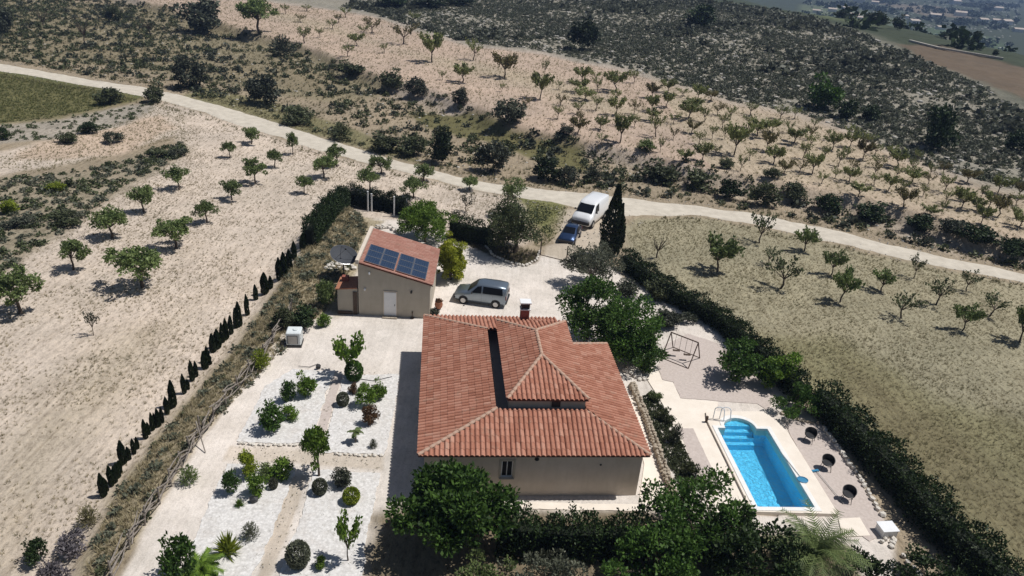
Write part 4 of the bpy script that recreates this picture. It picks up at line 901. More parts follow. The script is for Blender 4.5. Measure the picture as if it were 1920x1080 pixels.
big_tree('broadleaf_tree', foot_of(1310, 985, 2.0), 4, 6.4, 2.0, 2.0, 46, .75, 6500, .20, 'deep', 2, 'wide leafy tree between house corner and pool at the bottom', .14)
big_tree('broadleaf_tree', foot_of(1405, 1040, 1.8), 4, 5.2, 2.0, 1.7, 26, .7, 4600, .20, 'hedge', 3, 'dark leafy tree beside the palm at the bottom edge', .12)
big_tree('broadleaf_tree', foot_of(1225, 1050, 1.7), 3, 4.8, 1.8, 1.4, 22, .65, 3600, .18, 'deep', 15, 'leafy shrub-like tree at the bottom edge below the house corner', .1)
big_tree('broadleaf_tree', foot_of(1108, 572, 2.8), 5, 5.0, 2.8, 2.2, 40, .75, 6400, .20, 'deep', 4, 'dark green tree overhanging the driveway beside the house', .15)
big_tree('broadleaf_tree', foot_of(1178, 612, 2.4), 5, 5.9, 2.4, 2.3, 56, .78, 9000, .19, 'deep', 5, 'broad bright-sided tree between house and swing frame', .16)
big_tree('broadleaf_tree', foot_of(1200, 655, 1.3), 3, 3.8, 1.3, 1.2, 26, .55, 3200, .18, 'deep', 21, 'low bright-leaved tree squeezed between broad tree and rubble by the deck', .08)
big_tree('broadleaf_tree', foot_of(1112, 490, 2.4), 4, 5.2, 2.4, 1.7, 42, .65, 6000, .16, 'grey', 6, 'grey-leaved loose tree beside the gate, left of cypress', .12, tr_mat='bark_grey')
big_tree('broadleaf_tree', foot_of(970, 418, 3.0), 6, 6.4, 3.0, 2.9, 60, .85, 9000, .18, 'olived', 7, 'big dark grey-green tree on the stone-edged island by the gate', .2)
big_tree('broadleaf_tree', foot_of(964, 352, 2.2), 4, 3.4, 2.2, 1.1, 16, .5, 1600, .17, 'olive', 8, 'green tree top behind the big grey-green island tree', .1)
big_tree('broadleaf_tree', foot_of(798, 414, 2.15), 4, 5.7, 2.15, 1.75, 54, .7, 8500, .18, 'fresh', 9, 'bright green tree behind the outbuilding', .1, 1.3)
big_tree('broadleaf_tree', foot_of(1388, 668, 1.8), 3, 3.7, 1.8, 1.4, 30, .55, 2600, .20, 'deep', 10, 'broad-leaved tree casting dappled shadow on gravel above pool', .09)
big_tree('broadleaf_tree', foot_of(1466, 690, 1.5), 3, 3.0, 1.5, 1.5, 20, .5, 2300, .16, 'fresh', 11, 'bright green bush tree in front of the right hedge', .08)
big_tree('broadleaf_tree', foot_of(1500, 752, .95), 2, 3.7, 1.0, 1.0, 26, .45, 3000, .14, 'deep', 12, 'round dark green shrub at the corner of the gravel by the pool', .07)
big_tree('broadleaf_tree', foot_of(1440, 700, 1.2), 2, 2.0, 1.2, .9, 14, .4, 1300, .16, 'deep', 16, 'small dark tree squeezed between dappled tree and bright bush', .06)
big_tree('yellow_conifer', foot_of(845, 487, 1.8), 4, 2.85, 1.8, 2.3, 90, .40, 13000, .13, 'gold', 13, 'yellow-green egg-shaped conifer beside the outbuilding', .08, .3)
big_tree('broadleaf_tree', foot_of(1040, 1090, 1.0), 2, 5.2, 1.0, .8, 26, .5, 2600, .15, 'grey', 14, 'pale twiggy shrub at the bottom edge below the front hedge', .05, tr_mat='bark_grey')
big_tree('broadleaf_tree', foot_of(1640, 1075, .9), 2, 3.6, .9, .8, 20, .5, 2600, .15, 'hedge', 17, 'dark shrub mass at the bottom below the white box', .06)
big_tree('broadleaf_tree', foot_of(1745, 1075, .9), 2, 3.0, .9, .9, 16, .5, 2000, .15, 'hedge', 18, 'dark shrub at the bottom end of the right hedge', .06)
big_tree('broadleaf_tree', foot_of(905, 1085, 1.0), 2, 3.0, 1.0, .9, 18, .45, 1700, .15, 'olive', 19, 'small shrub right under the big front tree at bottom edge', .05)

# tall cypress
p = gp(1142, 482); e = empty('tall_cypress', p, .4, label='tall black-green cypress beside the gate, near the white van', cat='cypress')
def cyp_crown(seed, h, r, n, dx=0, dy=0, z0=.15):
    rng = np.random.default_rng(seed); z = rng.random(n)**.85; rr = r*np.minimum(1, .55+z*2.2)*np.clip((1.02-z)/.55, .04, 1)**.75*rng.uniform(.7, 1.05, n); a = rng.uniform(0, 6.283, n); rr *= 1+.18*np.sin(2*a+7*z)+.08*np.sin(5*a-13*z)
    P = np.stack([dx+np.cos(a)*rr, dy+np.sin(a)*rr, z0+z*(h-z0)], 1); D = np.stack([np.cos(a)*.3, np.sin(a)*.3, np.ones(n)], 1)*2; return leaf_quads(rng, P, D, .32, .4)
V1, F1 = cyp_crown(1, 7.1, .95, 4200); V2, F2 = cyp_crown(2, 5.2, .5, 1200, .75, .1)
link('crown', np_mesh('crown', np.vstack([V1, V2]), np.vstack([F1, F2+len(V1)]), X['cyp']), e); MB().tube((0, 0, -.1), (0, 0, 5.5), .16, .05).build('trunk', X['bark'], e)

# hedges: leafy shell over a dense twig core
def hedge(name, pts, w, hgt, n_per_m2, leaf, mat, label, seed=1, base=None):
    rng = np.random.default_rng(seed); Q = np.array([gp(*q) for q in pts]); o = Q[0].copy(); e = empty(name, o, 0, label=label, cat='hedge')
    Vs = []; core = MB(); tot = 0; Ps = []; Ds = []
    for i in range(len(Q)-1):
        a, b = Q[i], Q[i+1]; d = b-a; L = np.hypot(d[0], d[1]); u = d/L; nrm = np.array([-u[1], u[0], 0]); n = int(L*(w+2*hgt)*n_per_m2*1.7)
        s = rng.random(n); per = w+2*hgt; t = rng.random(n)*per
        lump = 1.02+.14*np.sin(s*L*2.1+i)+.10*np.sin(s*L*5.3+2*i)+.05*np.sin(s*L*11)
        side = np.where(t < hgt, -1, np.where(t > hgt+w, 1, 0)); zz = np.where(t < hgt, t, np.where(t > hgt+w, per-t, hgt))*lump; ww = np.where(side == 0, t-hgt-w/2, side*w/2*(1-.25*(zz/hgt)**3))*lump
        P = a+d*s[:, None]+nrm*ww[:, None]; P[:, 2] += zz+.05; Dn = nrm*side[:, None]+np.array([0, 0, 1.])*np.where(side == 0, 1, .35)[:, None]
        P += rng.normal(0, leaf*.6, (n, 3)); Ps.append(P-o); Ds.append(Dn)
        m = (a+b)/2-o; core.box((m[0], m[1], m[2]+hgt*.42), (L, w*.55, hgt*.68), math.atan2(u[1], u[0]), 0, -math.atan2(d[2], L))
    V, F = leaf_quads(rng, np.vstack(Ps), np.vstack(Ds), leaf, .6); link('foliage', np_mesh('foliage', V, F, X[mat]), e); core.build('twigs', X['core'], e); return e
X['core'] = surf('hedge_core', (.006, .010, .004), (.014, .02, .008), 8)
hedge('hedge', ((1170, 500), (1250, 560), (1345, 612), (1450, 702), (1500, 752)), 1.15, 1.5, 130, .15, 'hedge', 'long dark clipped hedge running from cypress down past the pool shrubs', 1)
hedge('hedge', ((1532, 765), (1585, 818), (1672, 905), (1752, 1000), (1880, 1120)), 1.6, 1.8, 120, .15, 'hedge', 'dark hedge beside the white stones and pool chairs, reaching the bottom edge', 2)
hedge('hedge', ((580, 462), (612, 420), (648, 388)), 1.1, 2.1, 150, .15, 'hedge', 'tall dark hedge at the top left corner of the garden', 3)
hedge('hedge', ((655, 384), (700, 394), (765, 408)), .7, 2.0, 150, .15, 'cyp', 'thin dark hedge with white posts behind the outbuilding', 4)
hedge('hedge', ((845, 442), (880, 452), (922, 462)), 1.0, 2.0, 130, .15, 'hedge', 'dark hedge stretch between bright green tree and island tree', 5)
hedge('hedge', ((930, 1030), (1060, 1040), (1215, 1040)), 1.1, 2.05, 150, .15, 'hedge', 'dark clipped hedge along the front of the house', 6)
# ------------------------------------------------------------------ garden plants
G = [('citrus_tree', (656, 708), 632, 66, 'almond', 71, 'fresh', 'open light-green tree on the upper gravel bed', 'tree'), ('shrub', (664, 712), 676, 36, 'ball', 1, 'deep', 'dark ball shrub under the open light-green tree', 'shrub'),
 ('shrub', (576, 742), 694, 44, 'bush', 1, 'fresh', 'upright leafy shrub on upper left gravel bed', 'shrub'), ('shrub', (543, 752), 708, 32, 'bush', 2, 'deep', 'dark shrub touching the upright leafy one', 'shrub'),
 ('shrub', (510, 806), 748, 56, 'bush', 3, 'deep', 'round dark green shrub, lower one on upper left bed', 'shrub'), ('shrub', (545, 785), 756, 36, 'bush', 4, 'fresh', 'smaller shrub joined to the round dark green one', 'shrub'),
 ('shrub', (684, 762), 716, 40, 'bush', 0, 'fresh', 'bright green shrub on the upper right bed, left of two', 'shrub'), ('shrub', (712, 748), 711, 34, 'bush', 1, 'fresh', 'bright green shrub on the upper right bed, right of two', 'shrub'),
 ('shrub', (643, 760), 735, 25, 'ball', 2, 'grey', 'clipped grey-green ball beside the garden path', 'shrub'), ('shrub', (662, 738), 717, 20, 'bush', 2, 'red', 'small reddish shrub by the grey-green ball', 'shrub'),
 ('shrub', (694, 796), 753, 32, 'bush', 3, 'red', 'reddish-brown shrub above the little palm', 'shrub'),
 ('garden_tree', (598, 893), 798, 66, 'olive', 72, 'fresh', 'bright green standard tree at the path crossing', 'tree'),
 ('shrub', (468, 890), 840, 42, 'bush', 4, 'lime', 'lime-green shrub on the lower left bed', 'shrub'), ('shrub', (435, 926), 878, 34, 'bush', 0, 'deep', 'dark shrub below left of the lime-green one', 'shrub'), ('shrub', (527, 896), 858, 52, 'bush', 1, 'fresh', 'spreading green shrub right of the lime-green one', 'shrub'), ('shrub', (498, 892), 860, 40, 'mound', 2, 'olive', 'grey-green mound between lime shrub and spreading shrub', 'shrub'),
 ('shrub', (482, 928), 886, 42, 'bush', 2, 'fresh', 'light green rounded shrub on the lower left bed', 'shrub'), ('shrub', (513, 916), 896, 18, 'ball', 1, 'grey', 'tiny grey ball plant on the lower left bed', 'shrub'), ('shrub', (642, 912), 872, 40, 'bush', 3, 'greyd', 'dark purplish shrub below the path crossing', 'shrub'), ('shrub', (600, 925), 898, 30, 'ball', 3, 'grey', 'grey ball plant under the bright green standard tree', 'shrub'),
 ('shrub', (659, 942), 915, 34, 'ball', 4, 'lime', 'clipped lime-yellow ball on the lower right bed', 'shrub'), ('shrub', (560, 1060), 1016, 48, 'ball', 5, 'grey', 'large grey-green ball plant on the lower right bed', 'shrub'), ('shrub', (653, 1052), 966, 52, 'almond', 73, 'fresh', 'upright light-green shrub at the lower right bed edge', 'shrub'),
 ('shrub', (601, 1065), 1040, 26, 'bush', 4, 'fresh', 'small green plant right of the large grey-green ball', 'shrub'), ('agave', (428, 1040), 985, 56, 'spiky', 1, 'lime', 'spiky bright green agave-like plant on lower left bed', 'plant'), ('agave', (449, 950), 930, 22, 'spiky', 2, 'fresh', 'tiny spiky plant beside the black stone', 'plant'), ('shrub', (470, 1010), 978, 40, 'twiggy', 3, 'grey', 'thin grey twiggy plant right of the agave-like plant', 'plant'),
 ('shrub', (340, 1085), 998, 76, 'bush', 0, 'deep', 'dense dark green shrub at the bottom left of garden', 'shrub'), ('shrub', (609, 612), 585, 28, 'bush', 2, 'fresh', 'small yellow-green shrub at the corner of the lean-to', 'shrub'), ('shrub', (570, 610), 570, 56, 'bush', 3, 'hedge', 'dark shrub behind the white tank', 'shrub'), ('shrub', (530, 615), 576, 44, 'bush', 4, 'scrub', 'dull green shrub on the bank left of the white tank', 'shrub'),
 ('shrub', (490, 690), 652, 44, 'twiggy', 4, 'lime', 'yellow-green weedy shrub against the branch fence', 'shrub'), ('shrub', (612, 575), 520, 40, 'bush', 0, 'olive', 'green shrub below the satellite dish', 'shrub'), ('shrub', (700, 840), 822, 20, 'twiggy', 1, 'grey', 'faint grey plant beside the little palm', 'plant'),
 ('shrub', (355, 905), 872, 46, 'twiggy', 0, 'olive', 'green creeper clump on the branch fence', 'shrub'), ('shrub', (1265, 830), 790, 30, 'twiggy', 2, 'greyd', 'grey plant in the strip behind the dry-stone wall', 'plant'), ('shrub', (1248, 790), 755, 32, 'mound', 3, 'scrub', 'low plant in the upper strip behind the dry-stone wall', 'plant'), ('shrub', (1292, 890), 850, 34, 'mound', 4, 'scrub', 'low plant in the lower strip behind the dry-stone wall', 'plant'),
 ('shrub', (1226, 750), 722, 30, 'mound', 1, 'olive', 'green plant near the top of the dry-stone wall strip', 'plant'), ('shrub', (1250, 610), 575, 60, 'bush', 1, 'greyd', 'grey-green shrub between broad tree and hedge', 'shrub'), ('shrub', (1230, 560), 515, 52, 'bush', 2, 'scrub', 'dull shrub along the hedge below the cypress', 'shrub'), ('shrub', (1175, 555), 520, 48, 'bush', 3, 'greyd', 'greyish shrub right of the grey-leaved tree', 'shrub'), ('shrub', (1285, 605), 575, 40, 'mound', 4, 'greyd', 'low greyish shrub along the hedge above the swing frame', 'shrub')]
for (nm, f_, ty, w, kd, sd_, m, lab, cat) in G:
    if kd in ('olive', 'almond'): tree(nm, f_, ty, w, kd, sd_, m, lab, cat)
    else: shrub(nm, f_, ty, w*.97, kd, sd_, m, lab, cat)

# palms: fronds with leaflets along a bent rib
def palm(name, p, trunk_h, n, L, label, mat='deep', seed=1, up=.9, r=.13, tr='bark_grey'):
    rng = np.random.default_rng(seed); e = empty(name, p, 0, label=label, cat='palm'); top = np.array([0, 0, trunk_h])
    if trunk_h > .3:
        mb = MB(); k = 7
        for i in range(k): mb.tube((0, 0, trunk_h*i/k-.03), (0, 0, trunk_h*(i+1)/k), r*1.12, r*.9, 9)
        mb.build('trunk', X[tr], e)
    for i in range(n):
        a = 6.283*i/n+rng.normal(0, .25); el = rng.uniform(.05, up+.5); l = L*rng.uniform(.8, 1.1); pts = []; pos = top.copy(); ang = el
        for s in range(9):
            pts.append(pos.copy()); pos = pos+np.array([math.cos(a)*math.cos(ang), math.sin(a)*math.cos(ang), math.sin(ang)])*l/8; ang -= .17
        V = []; F = []; pts = np.array(pts); sd_ = np.array([-math.sin(a), math.cos(a), 0])
        for s in range(0, 8):
            for h in (0., .33, .66):
                q = pts[s]+(pts[s+1]-pts[s])*h; f = (s+h)/8; ll = l*.26*math.sin(min(1, f*1.15+.18)*2.6)+.05; d = (pts[s+1]-pts[s]); d = d/np.linalg.norm(d)
                for sg in (-1, 1):
                    t = q+(sd_*sg*.8+d*.6+np.array([0, 0, -.25+rng.normal(0, .12)]))*ll; w = d*.035; k = len(V); V += [q-w, q+w, t]; F.append((k, k+1, k+2))
        for s in range(8):
            k = len(V); w = sd_*.018; V += [pts[s]-w, pts[s]+w, pts[s+1]]; F.append((k, k+1, k+2))
        link('frond', np_mesh('frond', np.array(V), np.array(F), X[mat]), e)
    return e
q = at(1530, 1035, 1.6); palm('palm_tree', (q[0], q[1], 0), 1.5, 40, 2.6, 'large feathery palm at the bottom beside the pool', 'olive', 1)
q = at(1475, 1050, 1.0); palm('palm_tree', (q[0], q[1], 0), .9, 16, 1.6, 'smaller palm left of the large feathery palm', 'olive', 2, r=.10)
q = gp(667, 830); palm('palm_tree', q, .75, 14, .45, 'little single-stem palm on the upper right gravel bed', 'olive', 3, .8, .045)
q = gp(378, 1075); palm('palm_tree', q, .25, 22, 1.15, 'cycad-like fountain palm at the bottom left of the garden', 'fresh', 4)

# ------------------------------------------------------------------ stones
def stone_mesh(seed, mat):
    rng = np.random.default_rng(seed); bm = bmesh.new(); bmesh.ops.create_icosphere(bm, subdivisions=1, radius=.5)
    for v in bm.verts: v.co *= rng.uniform(.78, 1.15); v.co = Vector((np.clip(v.co.x, -.42, .42), np.clip(v.co.y, -.40, .40), np.clip(v.co.z, -.36, .36)))
    me = bpy.data.meshes.new('stone'); bm.to_mesh(me); bm.free(); me.materials.append(mat); return me
ST = [stone_mesh(i, X['stone']) for i in range(5)]; SW = [stone_mesh(10+i, X['stone_w']) for i in range(5)]
def stone_row(name, pts, label, cat, meshes, size=.34, rows=1, hgt=.28, cols=1, seed=1, gapw=.3, zoff=0.0):
    rng = random.Random(seed); Q = [gp(*q) for q in pts]; e = empty(name, Q[0], 0, label=label, cat=cat)
    for a, b in zip(Q, Q[1:]):
        L = np.linalg.norm(b-a); n = max(1, int(L/size)); u = (b-a)/L; nr = np.array([-u[1], u[0], 0])
        for i in range(n):
            for c in range(cols):
                for r_ in range(rows):
                    p = a+(b-a)*((i+.5*(r_ % 2)+rng.uniform(.35, .65))/n)+nr*((c-(cols-1)/2)*gapw+rng.uniform(-.05, .05))-Q[0]
                    s = size*rng.uniform(.85, 1.3)
                    link('stone', rng.choice(meshes), e, (p[0], p[1], p[2]+zoff+hgt*(r_+.42)), (rng.uniform(-.3, .3), rng.uniform(-.3, .3), math.atan2(u[1], u[0])+rng.uniform(-.4, .4)), (s, s*rng.uniform(.7, 1), hgt*rng.uniform(1.1, 1.5)))
    return e
stone_row('dry_stone_wall', ((1183, 722), (1215, 800), (1262, 935)), 'dry-stone wall running along the right side of the house', 'wall', ST, .27, 2, .24, 2, 1, .22)
stone_row('stone_edging', ((1541, 800), (1575, 848), (1618, 908), (1655, 972)), 'row of white stones between pool gravel and the dark hedge', 'stones', SW, .34, 1, .26, 1, 2)
stone_row('stone_edging', ((1690, 1040), (1725, 1085)), 'short row of white stones at the bottom right under the shrubs', 'stones', SW, .32, 1, .24, 1, 3)
stone_row('stone_edging', ((910, 462), (925, 480), (950, 492), (985, 500), (1005, 490), (1014, 470)), 'curved low stone kerb round the planted island by the gate', 'stones', SW, .34, 1, .24, 1, 4)
stone_row('stone_edging', ((445, 832), (500, 836), (560, 836), (588, 832)), 'low line of stones at the foot of upper left bed', 'stones', SW, .26, 1, .16, 1, 5)
stone_row('stone_edging', ((625, 852), (670, 855), (718, 856)), 'low line of stones at the foot of upper right bed', 'stones', SW, .26, 1, .14, 1, 6)
stone_row('rubble_pile', ((1172, 692), (1190, 702), (1207, 716)), 'pale rubble and boards at the top end of the dry-stone wall', 'stones', SW, .42, 1, .24, 2, 7, .4)
stone_row('rubble_pile', ((612, 500), (640, 505), (665, 500)), 'pale broken stones below the satellite dish', 'stones', SW, .45, 1, .3, 3, 8, .5)
stone_row('rubble_pile', ((1650, 1008), (1680, 1025)), 'white rocks beside the white box', 'stones', SW, .32, 1, .22, 3, 9, .3)
stone_row('retaining_kerb', ((698, 430), (730, 428), (752, 440)), 'pale stone ledge behind the outbuilding roof', 'stones', SW, .5, 2, .25, 1, 10)
stone_row('stone_edging', ((1462, 775), (1500, 790), (1538, 797)), 'stones edging the round shrub by the pool gravel', 'stones', ST, .3, 1, .2, 1, 11)
for (x, y, w, lab) in ((476, 942, .55, 'black boulder on the lower left gravel bed'), (597, 692, .40, 'dark boulder at the top of the garden path')):
    p = gp(x, y); m = stone_mesh(int(x), X['dark']); link('boulder', m, None, (p[0], p[1], .2), (.2, .1, .5), (w, w*.8, .5), label=lab, cat='boulder')

# ------------------------------------------------------------------ branch fence along the garden's left side
FP = [(212, 1088), (243, 1030), (272, 985), (300, 945), (322, 912), (342, 880), (360, 848), (378, 820), (400, 790), (424, 762), (448, 732), (470, 703), (492, 672), (512, 645), (530, 615), (545, 585)]
fq = [gp(*q) for q in FP]; fe = empty('branch_fence', fq[0], 0, label='rough grey fence of branches and posts along the garden\'s left edge', cat='fence')
rng_ = random.Random(9); pb = MB().tube((0, 0, -.1), (.03, .02, 1.15), .055, .045, 6).mesh('post', X['wood'])
for p in fq: link('post', pb, fe, p-fq[0], (rng_.uniform(-.12, .12), rng_.uniform(-.12, .12), rng_.uniform(0, 6)))
for a, b in zip(fq, fq[1:]):
    for k in range(5):
        h0, h1 = rng_.uniform(.15, 1.1), rng_.uniform(.15, 1.1); j = lambda: np.array([rng_.uniform(-.15, .15), rng_.uniform(-.15, .15), 0])
        a2 = a-fq[0]+j()+[0, 0, h0]; b2 = b-fq[0]+j()+[0, 0, h1]; m = (a2+b2)/2+[rng_.uniform(-.1, .1), 0, rng_.uniform(-.15, .1)]
        MB().tube(a2, m, .042, .035, 5).tube(m, b2, .035, .02, 5).build('rail', X['wood'], fe)
mb = MB(); a = gp(372, 822); a = a; mb.tube(a+[0, 0, 1.2], a+[.9, -1.2, .05], .04, .03).tube(a+[.1, .1, 0], a+[.1, .1, 1.5], .05, .04).tube(a+[-.4, .2, .3], a+[.5, -.1, 1.2], .04, .03)
mb.build('leaning_branches', X['wood'], label='broken branches leaning out from the fence onto the gravel', cat='branches')
# white posts
for i, (x, y, h) in enumerate(((648, 388, 2.0), (690, 396, 2.1), (697, 397, 1.9), (739, 406, 2.1), (762, 405, 1.8), (919, 442, 2.4))):
    p = gp(x, y); MB().box((0, 0, h/2-.05), (.12, .12, h+.1)).box((0, 0, h+.03), (.15, .15, .05)).build('fence_post', X['white'], None, loc=p, label='slim white post in the thin dark hedge, %s from left' % ordinal(i) if i < 5 else 'white post between dark hedge and island tree', cat='post', group='white hedge posts' if i < 5 else None)
# gate
ga, gb = gp(1013, 478), gp(1062, 490); d = gb-ga; L = float(np.linalg.norm(d)); ge = empty('gate', ga, math.atan2(d[1], d[0]), label='low dark metal gate across the driveway entrance', cat='gate')
MB().tube((0, 0, 0), (0, 0, 1.7), .06, .06, 8).build('post', X['wood_d'], ge); MB().tube((L, 0, 0), (L, 0, 1.5), .06, .06, 8).build('post', X['wood_d'], ge)
MB().box((L/2, 0, .02), (L, .08, .05)).build('threshold', X['wood_d'], ge)

# ------------------------------------------------------------------ satellite dish, tank, urn
p = gp(645, 520); de = empty('satellite_dish', p, 0, label='large dark mesh satellite dish on a pole beside the outbuilding', cat='satellite dish')
MB().tube((0, 0, -.1), (0, 0, 1.75), .06, .05, 8).build('mast', X['dark'], de)
X['dishm'] = glossmat('dark_dish', (.045, .05, .06), .8, 0)
v = []; f = []; n, m = 28, 6
for j in range(m+1):
    rr = 1.12*j/m
    for i in range(n): v.append((rr*math.cos(6.28319*i/n), rr*math.sin(6.28319*i/n), .30*(rr/1.12)**2))
for j in range(m): f += [(j*n+i, j*n+(i+1) % n, (j+1)*n+(i+1) % n, (j+1)*n+i) for i in range(n)]
me = bpy.data.meshes.new('reflector'); me.from_pydata(v, [], f); me.materials.append(X['dishm'])
rf = link('reflector', me, de, (0, 0, 1.85), (R(16), R(18), 0)); sm = rf.modifiers.new('s', 'SOLIDIFY'); sm.thickness = .03
mb = MB()
for i in range(3): a = 2.1*i; mb.tube((math.cos(a)*1.0, math.sin(a)*1.0, .26), (0, 0, .95), .014, .014, 5)
mb.tube((0, 0, .88), (0, 0, 1.05), .06, .06, 8).build('feed', X['dark'], rf)
mb = MB()
for i in range(28): mb.tube((1.12*math.cos(6.28319*i/28), 1.12*math.sin(6.28319*i/28), .30), (1.12*math.cos(6.28319*(i+1)/28), 1.12*math.sin(6.28319*(i+1)/28), .30), .022, .022, 5)
mb.build('rim', X['steel'], rf)
p = gp(553, 645); te = empty('water_tank', p, R(8), label='white boxy tank with a grey grille standing by the branch fence', cat='tank')
X['tankw'] = surf('tank_white', (.56, .60, .60), (.70, .73, .73), 2, .45, .05)
MB().box((0, 0, .66), (1.0, 1.0, .98)).build('body', X['tankw'], te, bevel=.06)
MB().box((0, 0, .09), (1.06, 1.06, .16)).build('base', X['dark'], te)
g = MB()
for k in range(7): g.box((-.05, -.515, .36+.085*k), (.62, .03, .05))
g.build('grille', X['steel'], te); MB().box((-.05, -.503, .62), (.70, .02, .66)).build('panel', X['dark'], te)
MB().lathe([(.17, 0), (.17, .06), (.15, .08)], 14, (.1, 0, 1.15)).build('lid', X['tankw'], te)
mb = MB()
for sx in (-1, 1):
    for z in (.45, .75, 1.02): mb.box((sx*.508, 0, z), (.02, .95, .025))
mb.build('side_rib', X['steel'], te)
p = gp(822, 590); ue = empty('garden_urn', p, 0, label='terracotta urn with plant on a stone stand beside the outbuilding', cat='urn')
MB().lathe([(.22, 0), (.20, .10), (.12, .16), (.10, .42), (.22, .52)], 14).build('stand', X['stone_w'], ue)
MB().lathe([(.14, .52), (.28, .70), (.32, .92), (.26, 1.10), (.30, 1.16), (.27, 1.16), (.22, 1.06)], 16).build('pot', X['clay'], ue, True)
V, F = shape_proto(3, 'bush'); link('plant', np_mesh('plant', V*np.array([.55, .55, .4])+[0, 0, 1.06], F, X['red']), ue)
p = gp(812, 590); shrub('potted_plant', (814, 592), 574, 18, 'bush', 3, 'greyd', 'dark low plant at the foot of the terracotta urn', 'plant')

# ------------------------------------------------------------------ swing frame, chairs, pool gear
sA, sB, sC, sD = gp(1240, 672), gp(1290, 692), gp(1312, 672), gp(1262, 652)
sw = empty('swing_frame', sA, 0, label='rusty metal swing frame standing on the gravel above the pool', cat='swing frame')
X['rust'] = surf('rusty_steel', (.05, .03, .022), (.11, .07, .05), 7, .7)
rel = lambda p, z=0: np.array(p)-sA+np.array([0, 0, z])
tA = (sA+sD)/2; tB = (sB+sC)/2
MB().tube(rel(sA), rel(tA, 1.75), .04).tube(rel(sD), rel(tA, 1.75), .04).build('leg_pair', X['rust'], sw)
MB().tube(rel(sB), rel(tB, 1.75), .04).tube(rel(sC), rel(tB, 1.75), .04).build('leg_pair', X['rust'], sw)
MB().tube(rel(tA, 1.75), rel(tB, 1.75), .045).build('top_bar', X['rust'], sw)
MB().tube(rel(sA, .05), rel(sB, .05), .03).tube(rel(sD, .05), rel(sC, .05), .03).build('ground_bar', X['rust'], sw)
for t in (.3, .7):
    o_ = rel(tA, 0)*(1-t)+rel(tB, 0)*t
    MB().tube(o_+[-.2, 0, 1.75], o_+[-.2, 0, .5], .012).tube(o_+[.2, 0, 1.75], o_+[.2, 0, .5], .012).build('chain', X['dark'], sw); MB().box(o_+[0, 0, .49], (.5, .2, .04)).build('seat', X['wood_d'], sw)
def chair(x, y, rz, lab):
    p = gp(x, y); e = empty('garden_chair', (p[0], p[1], p[2]+.03), rz, label=lab, cat='chair', group='black chairs by the pool')
    # tub seat with curved wraparound back
    MB().lathe([(.27, .38), (.31, .42), (.31, .47), (.29, .48)], 14).build('seat', X['dark'], e)
    v = []; f = []; n = 12
    for i in range(n+1):
        a = R(-30)+R(240)*i/n; h = .62+.22*math.sin(math.pi*i/n)
        for r_, z in ((.33, .44), (.38, h), (.345, h), (.30, .46)): v.append((r_*math.cos(a), r_*math.sin(a), z))
    for i in range(n): f += [(4*i+j, 4*i+(j+1) % 4, 4*i+4+(j+1) % 4, 4*i+4+j) for j in range(4)]
    MB().add(v, f).build('backrest', X['dark'], e)
    for sx in (-1, 1):
        for sy in (-1, 1): MB().tube((sx*.2, sy*.2, .4), (sx*.27, sy*.27, 0), .02, .016, 6).build('leg', X['dark'], e)
    return e
chair(1516, 828, R(-35), 'black tub chair on the pool gravel, farthest of three'); chair(1548, 880, R(-20), 'black tub chair on the pool gravel, middle of three'); chair(1587, 939, R(-30), 'black tub chair on the pool gravel, nearest of three')
X['netblue'] = glossmat('net_blue', (.03, .22, .40), .5); X['pole'] = glossmat('pale_pole', (.55, .55, .52), .4, .3)
a, b = at(1462, 845, .26), at(1500, 893, .26); e = empty('pool_net', a, 0, label='blue pool skimmer net on a pole lying on the pool edge', cat='pool net')
MB().tube((0, 0, 0), b-a, .018).build('pole', X['pole'], e)
u_ = (b-a)/np.linalg.norm(b-a); mb = MB(); cc = (b-a)+u_*.28; K = 14
for i in range(K):
    t0, t1 = 6.283*i/K, 6.283*(i+1)/K; mb.tube(cc+[math.cos(t0)*.3, math.sin(t0)*.25, 0], cc+[math.cos(t1)*.3, math.sin(t1)*.25, 0], .025, .025, 5)
mb.build('hoop', X['netblue'], e); MB().add([cc+[math.cos(6.283*i/K)*.29, math.sin(6.283*i/K)*.24, -.01] for i in range(K)], [tuple(range(K))]).build('mesh', X['netblue'], e)
a, b = at(1532, 884, .1), at(1582, 944, .1); e = empty('pool_brush', a, 0, label='pool brush with blue head and white pole lying on the gravel', cat='pool brush')
MB().tube((0, 0, 0), b-a, .02).build('pole', X['pole'], e); MB().box((-.1, .05, 0), (.45, .14, .09), .3).build('head', X['netblue'], e)
# handrail by the steps
p = POOL_O+_pe*.35+_pn*(POOL_L+.75); e = empty('pool_handrail', (p[0], p[1], PZ), POOL_A, label='white curved handrail at the rounded pool steps', cat='handrail')
for dx in (0, .42):
    pts = [(dx-.35, .2, 0)]+[(dx-.35+.28*(1-math.cos(t)), .2-.05*t, .75+.22*math.sin(t)) for t in [math.pi*i/6 for i in range(7)]]+[(dx+.25, -.1, .05)]
    MB().path(pts, .03, 7).build('rail', X['white'], e)
p = POOL_O+_pe*(-.05)+_pn*(POOL_L+.85)
MB().lathe([(.09, 0), (.09, .42), (.05, .46)], 10).build('bollard_light', X['wood_d'], None, loc=(p[0]-.4, p[1]-.1, .06), label='small brown bollard beside the pool handrail', cat='bollard')
p = gp(1660, 1000); e = empty('pump_box', p, R(10), label='white pool pump box at the end of the stone row', cat='box')
MB().box((0, 0, .22), (.85, .66, .44)).build('body', X['white'], e, bevel=.02); MB().box((0, 0, .47), (.93, .74, .05), 0, .04).build('lid', X['white'], e, bevel=.01)
